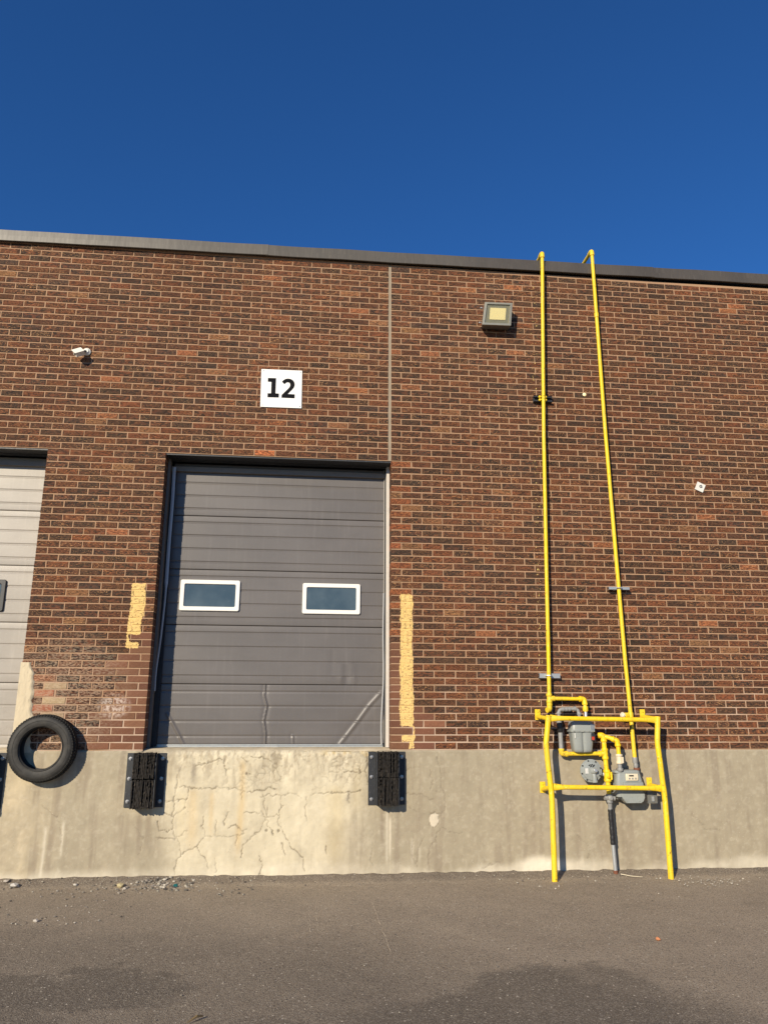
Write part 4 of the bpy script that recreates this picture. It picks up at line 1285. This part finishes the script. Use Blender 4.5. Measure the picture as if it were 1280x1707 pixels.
mb.tube([(2.075, -.105, .60), (2.077, -.10, .57), (2.078, -.095, .54)], [.023, .019, .022], 12)
part('inlet_valve', mb, MAT['pipe_grey'], mf)
mb = MB()
pp = [(2.078 + .0065 * t + .0012 * math.sin(t * 19), -.095, .545 - .31 * t) for t in np.linspace(0, 1, 22)]
mb.tube(pp, [.0225 + .002 * math.sin(k * 2.3) + random.uniform(0, .002) for k in range(22)], 12)
part('wrapped_pipe', mb, MAT['black_tape'], mf)
part('inlet_pipe', MB().tube([(2.084, -.092, .245), (2.094, -.092, -.06)], .0185, 14), MAT['galv'], mf)
mb = MB().tube([(2.0925, -.092, .012), (2.095, -.092, -.06)], .0215, 12)
part('rusty_collar', mb, MAT['rust'], mf)

# ------------------------------------------------------------------ upper meter
m1 = thing('gas_meter', 'upper grey gas meter with a two lobed body and a small red sticker', 'gas meter', (1.835, 0, 1.05), 'grey gas meters behind the yellow guard')
def rrect(cx, cy, hx, hy, z_, n=5, r=.5):
    P = []
    rr_ = min(hx, hy) * r
    for sx, sy, s0 in [(1, 1, 0), (-1, 1, 90), (-1, -1, 180), (1, -1, 270)]:
        for q in range(n):
            a = math.radians(s0 + 90 * q / (n - 1))
            P.append((cx + sx * (hx - rr_) + rr_ * math.cos(a), cy + sy * (hy - rr_) + rr_ * math.sin(a), z_))
    return P
MX, MYc = 1.832, -.105
mb = MB()
def lobed(hx, hy, z_, dent):
    P = []
    n = 48
    for side_ in (1, -1):
        for k in range(n):
            t = math.sin((k / n - .5) * math.pi) * side_
            py_ = hy * (1 - abs(t) ** 5) ** .2 * side_
            py_ *= 1 - 2.2 * dent * math.exp(-abs(t + .05 - (1.25 - z_) * .9 * (dent > 0) * .3) / .10) - dent * .5 * t * t
            P.append((MX + t * hx, MYc + py_, z_))
    return P
mb.ring([lobed(.070, .045, 1.058, .10), lobed(.086, .060, 1.066, .16), lobed(.092, .066, 1.085, .17), lobed(.100, .071, 1.15, .14), lobed(.107, .075, 1.225, .10), lobed(.110, .077, 1.246, .05)])
part('meter_body', mb, MAT['meter'], m1, smooth=50)
mb = MB().ring([lobed(.120, .084, 1.246, .0), lobed(.122, .086, 1.250, 0), lobed(.122, .086, 1.262, 0), lobed(.119, .083, 1.266, 0)])
for k in range(5):
    mb.lathe([(0, .007), (.008, .007)], (MX - .098 + .049 * k, MYc - .084, 1.256), (0, -1, 0), 6)
part('flange', mb, MAT['meter'], m1, smooth=30)
mb = MB().ring([lobed(.112, .078, 1.266, 0), lobed(.110, .076, 1.30, 0), lobed(.104, .070, 1.335, 0), lobed(.085, .052, 1.352, 0)])
part('meter_top', mb, MAT['meter'], m1, smooth=50)
for px_ in (1.832 - .0, 1.893):
    mb = MB(); joint(mb, (px_, -.10, 1.362), (0, 0, 1), .026, .016)
    part('port_nut', mb, MAT['pipe_grey'], m1)
mb = MB().ring([[(1.905, -.19, 1.262), (1.945, -.175, 1.262), (1.945, -.13, 1.262), (1.905, -.13, 1.262)], [(1.900, -.186, 1.318), (1.950, -.172, 1.318), (1.950, -.13, 1.318), (1.900, -.13, 1.318)]])
part('index_box', mb, MAT['galv'], m1, smooth=0)
mb = MB().prism([(1.906, 1.238), (1.938, 1.238), (1.936, 1.168), (1.904, 1.168)], -.1815, -.1765)
part('warning_sticker', mb, MAT['black'], m1, smooth=0)
mb = MB().prism([(1.908, 1.204), (1.935, 1.204), (1.934, 1.174), (1.907, 1.174)], -.184, -.1820)
part('warning_sticker', mb, MAT['red'], m1, 'red lower half of the sticker', smooth=0)
mb = MB().prism([(1.742, 1.235), (1.748, 1.235), (1.748, 1.19), (1.742, 1.19)], -.184, -.181)
part('paper_tag', mb, MAT['white'], m1, smooth=0)

# ------------------------------------------------------------------ lower meter
m2 = thing('gas_meter', 'lower grey gas meter with a cream dial face, half hidden by the bottom guard rail', 'gas meter', (2.26, 0, .6), 'grey gas meters behind the yellow guard')
MX, MYc = 2.258, -.115
mb = MB()
mb.ring([rrect(MX, MYc, .128, .060, .66), rrect(MX + .002, MYc, .132, .066, .70), rrect(MX, MYc, .130, .066, .80), rrect(MX - .004, MYc, .116, .062, .872)])
part('meter_body', mb, MAT['meter'], m2, smooth=45)
mb = MB().ring([rrect(MX - .012, MYc + .005, .122, .066, .872), rrect(MX - .012, MYc + .005, .124, .068, .878), rrect(MX - .012, MYc + .005, .118, .06, .893), rrect(MX - .012, MYc + .005, .10, .046, .899)])
part('meter_top', mb, MAT['meter'], m2, smooth=40)
mb = MB().ring([rrect(2.28, -.18, .094, .010, .795, r=.9), rrect(2.28, -.19, .098, .012, .79, r=.9), rrect(2.288, -.19, .100, .012, .72, r=.9)])
part('front_plate', mb, MAT['meter'], m2, smooth=40)
mb = MB()
def pan(k, y_):
    P = [(2.172, .690), (2.388, .690), (2.390, .655), (2.375, .622), (2.350, .606), (2.212, .606), (2.188, .632), (2.174, .66)]
    cx, cz = 2.28, .65
    return [(cx + (a - cx) * k, y_, cz + (b - cz) * k) for a, b in P]
mb.ring([pan(1.0, -.10), pan(1.03, -.165), pan(1.03, -.178), pan(.97, -.184)])
for px_, pz_ in [(2.21, .617), (2.33, .617), (2.38, .67)]:
    mb.lathe([(0, .008), (.006, .008)], (px_, -.183, pz_ + .008), (0, -1, 0), 6)
part('lower_pan', mb, MAT['meter'], m2, smooth=30)
mb = MB().ring([[(2.105, -.06, .69), (2.18, -.14, .70), (2.18, -.06, .70)], [(2.15, -.06, .63), (2.19, -.14, .635), (2.19, -.06, .635)]])
part('side_lug', mb, MAT['meter'], m2, smooth=0)
mb = MB().ring([rrect(2.275, -.182, .060, .012, .807, r=.7), rrect(2.275, -.186, .062, .012, .84, r=.7), rrect(2.275, -.182, .060, .012, .868, r=.7)])
part('dial_housing', mb, MAT['cream'], m2, smooth=40)
part('dial_window', MB().box(2.243, 2.287, -.2002, -.198, .845, .857), MAT['dark'], m2, smooth=0)
for px_ in (2.245, 2.275, 2.305):
    part('dial', MB().lathe([(0, .008), (.002, .008)], (px_, -.198, .826), (0, -1, 0), 12), MAT['pipe_grey'], m2)
part('serial_plate', MB().box(2.218, 2.290, -.2055, -.2035, .750, .765), MAT['black'], m2, smooth=0)
for px_ in (2.172, 2.357):
    mb = MB(); joint(mb, (px_, -.12 if px_ > 2.2 else -.15, .905), (0, 0, 1), .030, .012)
    part('port_nut', mb, MAT['rust'] if px_ > 2.2 else MAT['bolt'], m2)
mb = MB().box(2.425, 2.52, -.16, -.145, .60, .71).box(2.39, 2.43, -.14, -.12, .68, .70)
part('side_box', mb, MAT['lamp_body'], m2, smooth=0)
part('seal_bracket', MB().box(2.462, 2.485, -.172, -.1605, .618, .662), MAT['galv'], m2, smooth=0)

# ------------------------------------------------------------------ regulator
rg = thing('gas_regulator', 'round grey gas regulator disc with a white sticker beside the yellow shutoff valve', 'regulator', (1.902, 0, .89))
RC = (1.903, -.06, .892)
mb = MB().lathe([(-.02, .05), (.01, .08), (.035, .096), (.055, .104), (.059, .1055), (.067, .1055), (.070, .103), (.072, .088), (.080, .082), (.086, .05), (.088, .03)], RC, (0, -1, 0), 48)
part('diaphragm_case', mb, MAT['meter'], rg, smooth=30)
for k in range(8):
    a = 2 * math.pi * (k + .35) / 8
    part('screw', MB().lathe([(0, .0075), (.007, .0075)], (RC[0] + math.cos(a) * .0955, -.1305, RC[2] + math.sin(a) * .0925), (0, -1, 0), 6), MAT['dark'], rg)
mb = MB().lathe([(0, .034), (.02, .032), (.035, .018)], (1.918, -.143, .893), (0, -1, .0), 16)
part('hub', mb, MAT['meter'], rg)
part('adjusting_cap', MB().lathe([(0, .019), (.02, .019), (.024, .015)], (1.926, -.165, .897), (.15, -1, .1), 14), MAT['galv'], rg)
mb = MB().tube([(1.918, -.145, .878), (1.922, -.155, .84), (1.924, -.150, .800)], [.02, .021, .023], 12)
mb.tube([(1.924, -.152, .806), (1.925, -.152, .790)], [.027, .027], 12)
part('vent_spout', mb, MAT['meter'], rg)
part('white_sticker', MB().obox((1.858, -.149, .892), (1, .35, 0), (-.35, 1, 0), (0, 0, 1), .022, .0012, .024), MAT['white'], rg, smooth=0)
mb = MB()
for dx, dz in [(-.022, .052), (0, .055), (.02, .05), (-.01, .04), (.012, .038)]:
    mb.obox((1.905 + dx, -.1475, .892 + dz), (1, 0, .5), (0, 1, 0), (-.5, 0, 1), .009, .0012, .004)
part('raised_mark', mb, MAT['dark'], rg, smooth=0)
mb = MB().tube([(1.99, -.06, .87), (2.066, -.10, .85)], .02, 12)
part('outlet', mb, MAT['meter'], rg)

# ------------------------------------------------------------------ yellow guard
gd = thing('pipe_guard', 'bright yellow bent tube guard frame standing in front of the gas meters', 'guard', (2.0, -.25, -.03))
GY = -.25
PRAD = .0255
PLc = [(1.473, 1.400), (1.460, 1.29), (1.436, 1.165), (1.434, 1.13), (1.442, .982), (1.460, .80), (1.468, .70), (1.469, .614), (1.459, -.06)]
PRc = [(2.549, 1.392), (2.535, 1.27), (2.518, 1.165), (2.519, 1.12), (2.530, .951), (2.543, .79), (2.551, .70), (2.552, .605), (2.548, -.06)]
for P in (PLc, PRc):
    part('post', MB().tube(fillet([(a, GY - (.012 if .9 < b < 1.25 else 0), b) for a, b in P], .05, 3), PRAD, 18), MAT['yellow'], gd)
def rail(a, b, z0_, z1_):
    R, n = [], 18
    for t in np.linspace(0, 1, 17):
        x_ = a + (b - a) * t
        e = min(t, 1 - t) * (b - a)
        f = float(sst(np.array(e), .015, .09))
        h_, d_ = .034 + (.0215 - .034) * f, .006 + (.0215 - .006) * f
        zc = z0_ + (z1_ - z0_) * t
        R.append([(x_, GY + .0 + d_ * math.sin(2 * math.pi * k / n), zc + h_ * math.cos(2 * math.pi * k / n)) for k in range(n)])
    return MB().ring(R)
part('rail', rail(1.490, 2.532, 1.374, 1.360), MAT['yellow'], gd)
part('rail', rail(1.486, 2.530, .760, .742), MAT['yellow'], gd)
for (px_, pz_, post) in [(1.441, 1.405, 1.473), (2.502, 1.408, 2.540), (1.458, .738, 1.466), (2.517, .770, 2.545)]:
    s = .026
    part('mount_plate', MB().box(px_ - s, px_ + s, -.020, -.0125, pz_ - .05, pz_ + .05), MAT['yellow'], gd, smooth=0)
    part('bolt', MB().lathe([(0, .008), (.008, .008)], (px_, -.0201, pz_ + .028), (0, -1, 0), 6), MAT['yellow'], gd)
    zc = 1.370 if pz_ > 1 else (.757 if px_ < 2 else .744)
    part('arm', MB().tube([(px_, -.019, pz_ - .02), (post, GY + .01, zc)], .0205, 14), MAT['yellow'], gd)

# ------------------------------------------------------------------ loose things on the asphalt
def blob(c, r, sq, rn, mb, n=7):
    c = Vector(c)
    phi = (1 + 5 ** .5) / 2
    vs = []
    for a, b, d in [(0, 1, phi), (0, -1, phi), (0, 1, -phi), (0, -1, -phi), (1, phi, 0), (-1, phi, 0), (1, -phi, 0), (-1, -phi, 0), (phi, 0, 1), (-phi, 0, 1), (phi, 0, -1), (-phi, 0, -1)]:
        k = r / 1.9 * rn.uniform(.75, 1.2)
        vs.append(c + Vector((a * k, b * k, d * k * sq)))
    fs = [(0, 8, 4), (0, 4, 5), (0, 5, 9), (0, 9, 1), (0, 1, 8), (1, 6, 8), (8, 6, 10), (8, 10, 4), (4, 10, 2), (4, 2, 5), (5, 2, 11), (5, 11, 9), (9, 11, 7), (9, 7, 1), (1, 7, 6), (3, 10, 6), (3, 6, 7), (3, 7, 11), (3, 11, 2), (3, 2, 10)]
    mb.add(vs, fs)
rn = random.Random(8)
gz = lambda a, b: float(ground_z(a, b))
mb = MB(); tones = []
def sprinkle(n, fx, fy, rlo, rhi, pal):
    for _ in range(n):
        a, b = fx(), fy()
        if b > -.03: continue
        r = rlo + (rhi - rlo) * rn.random() ** 2.5
        k = len(mb.v)
        blob((a, b, gz(a, b) + r * .25 + .003), r, .6, rn, mb)
        t = rn.choice(pal); s = rn.uniform(.7, 1.2)
        tones.extend([tuple(q * s for q in t)] * (len(mb.v) - k))
greys = [(.27, .24, .195), (.23, .20, .165), (.33, .30, .24), (.17, .15, .12), (.10, .085, .07)]
pale = [(.46, .42, .345), (.40, .36, .30), (.34, .31, .25)]
sprinkle(260, lambda: rn.gauss(-2.0, .17), lambda: -abs(rn.gauss(.16, .09)), .004, .021, greys + pale[:2])
sprinkle(420, lambda: rn.uniform(-4.2, -1.2), lambda: -abs(rn.gauss(.0, .32)), .003, .014, greys)
sprinkle(260, lambda: rn.uniform(-4.2, 4.5), lambda: -abs(rn.gauss(.0, .25)), .003, .011, greys)
sprinkle(300, lambda: rn.uniform(-4.2, 4.5), lambda: -rn.uniform(.05, 3.8), .002, .007, greys + pale)
sprinkle(90, lambda: rn.gauss(2.85, .16), lambda: -abs(rn.gauss(.42, .08)), .004, .010, pale)
sprinkle(60, lambda: rn.uniform(.6, 4.2), lambda: -abs(rn.gauss(.35, .15)), .004, .013, pale)
sprinkle(70, lambda: rn.gauss(-2.75, .3), lambda: -rn.uniform(.8, 1.4), .004, .013, pale + greys)
me = mb.mesh('gravel', (0, 0, 0), 0)
at = me.attributes.new('tone', 'FLOAT_COLOR', 'POINT')
at.data.foreach_set('color', np.array([(*t, 1) for t in tones], np.float32).ravel())
me.materials.append(MAT['gravel'])
o = bpy.data.objects.new('gravel', me); COL.objects.link(o); o['kind'] = 'stuff'
o['label'] = 'loose gravel and crumbs along the foot of the wall'
for (a, b, r, sq, col_, lab, cat) in [
        (-3.215, -.15, .045, .55, (.55, .52, .47), 'flat pale grey stone near the wall foot, largest stone at the left', 'stone'),
        (-3.31, -.08, .026, .6, (.50, .45, .38), 'small cream stone just behind the flat pale stone', 'stone'),
        (-2.335, -.20, .033, .75, (.50, .42, .22), 'yellowish round stone on the asphalt below the left bumper', 'stone'),
        (-2.715, -.15, .020, .7, (.58, .54, .46), 'small white stone between the flat pale stone and the yellowish one', 'stone'),
        (-2.69, -1.25, .022, .6, (.52, .47, .40), 'pale chip of stone out on the open asphalt at left', 'stone'),
        (1.555, -2.10, .018, .7, (.62, .22, .08), 'orange chip lying alone on the open asphalt in front of the meters', 'chip')]:
    q = MB(); blob((a, b, gz(a, b) + r * sq * .6), r, sq, rn, q)
    ob = solo('stone' if cat == 'stone' else 'brick_chip', q, MAT['stone'], lab, cat, (a, b, gz(a, b)), smooth=0)
    ob.color = (*col_, 1)
q = MB().ring([[(-1.885, -.262, -.018), (-1.85, -.268, -.020), (-1.845, -.262, -.019), (-1.88, -.256, -.019)], [(-1.878, -.268, .002), (-1.853, -.273, .006), (-1.848, -.268, .004), (-1.875, -.262, .0)]])
solo('plastic_scrap', q, paint_metal('teal_plastic', (.01, .12, .13), .4), 'tiny teal scrap of plastic in the gravel under the taupe door', 'litter', (-1.865, -.265, -.02), smooth=0)
q = MB().tube([(2.11, -.165, -.006), (2.19, -.195, -.018), (2.29, -.225, -.022)], [.004, .0035, .002], 6)
solo('twig', q, MAT['cream'], 'thin pale twig lying beside the foot of the inlet pipe', 'twig', (2.19, -.19, -.02))
q = MB().tube([(-1.36, -3.24, -.028), (-1.32, -3.21, -.012), (-1.29, -3.18, -.022)], [.002, .007, .003], 6)
solo('dry_leaf', q, MAT['bark'], 'curled dry leaf on the dark asphalt near the bottom edge of the photo', 'leaf', (-1.32, -3.21, -.03))
# scored lines in the asphalt
mb = MB()
for L in [[(-1.646, -.901), (-1.621, -1.725)], [(-1.602, -.924), (-1.573, -1.729)], [(-.74, -.984), (-.742, -1.748)], [(-.689, -.989), (-.69, -1.768)], [(-.243, -.87), (-.244, -2.196)]]:
    (ax, ay), (bx, by) = L
    n = 26
    P = []
    for i in range(n + 1):
        t = i / n
        q_ = (ax + (bx - ax) * t + rn.uniform(-.004, .004), ay + (by - ay) * t)
        zq = -.036 + (float(fbm(np.array([q_[0] * 1.1 + 40]), np.array([q_[1] * 1.1 + 40]), 3)[0]) - .5) * .022
        P.append((q_[0], q_[1], zq - .001))
    i = 0
    while i < n - 2:
        k = i + rn.randint(2, 6)
        mb.tube(P[i:k + 1], [rn.uniform(.001, .004) for _ in P[i:k + 1]], 6)
        i = k + rn.randint(0, 2)
part('scored_line', mb, MAT['gravel2'] if 'gravel2' in MAT else paint_metal('scrape_dust', (.44, .37, .28), .9, .2, spec=.2), yard, smooth=0)
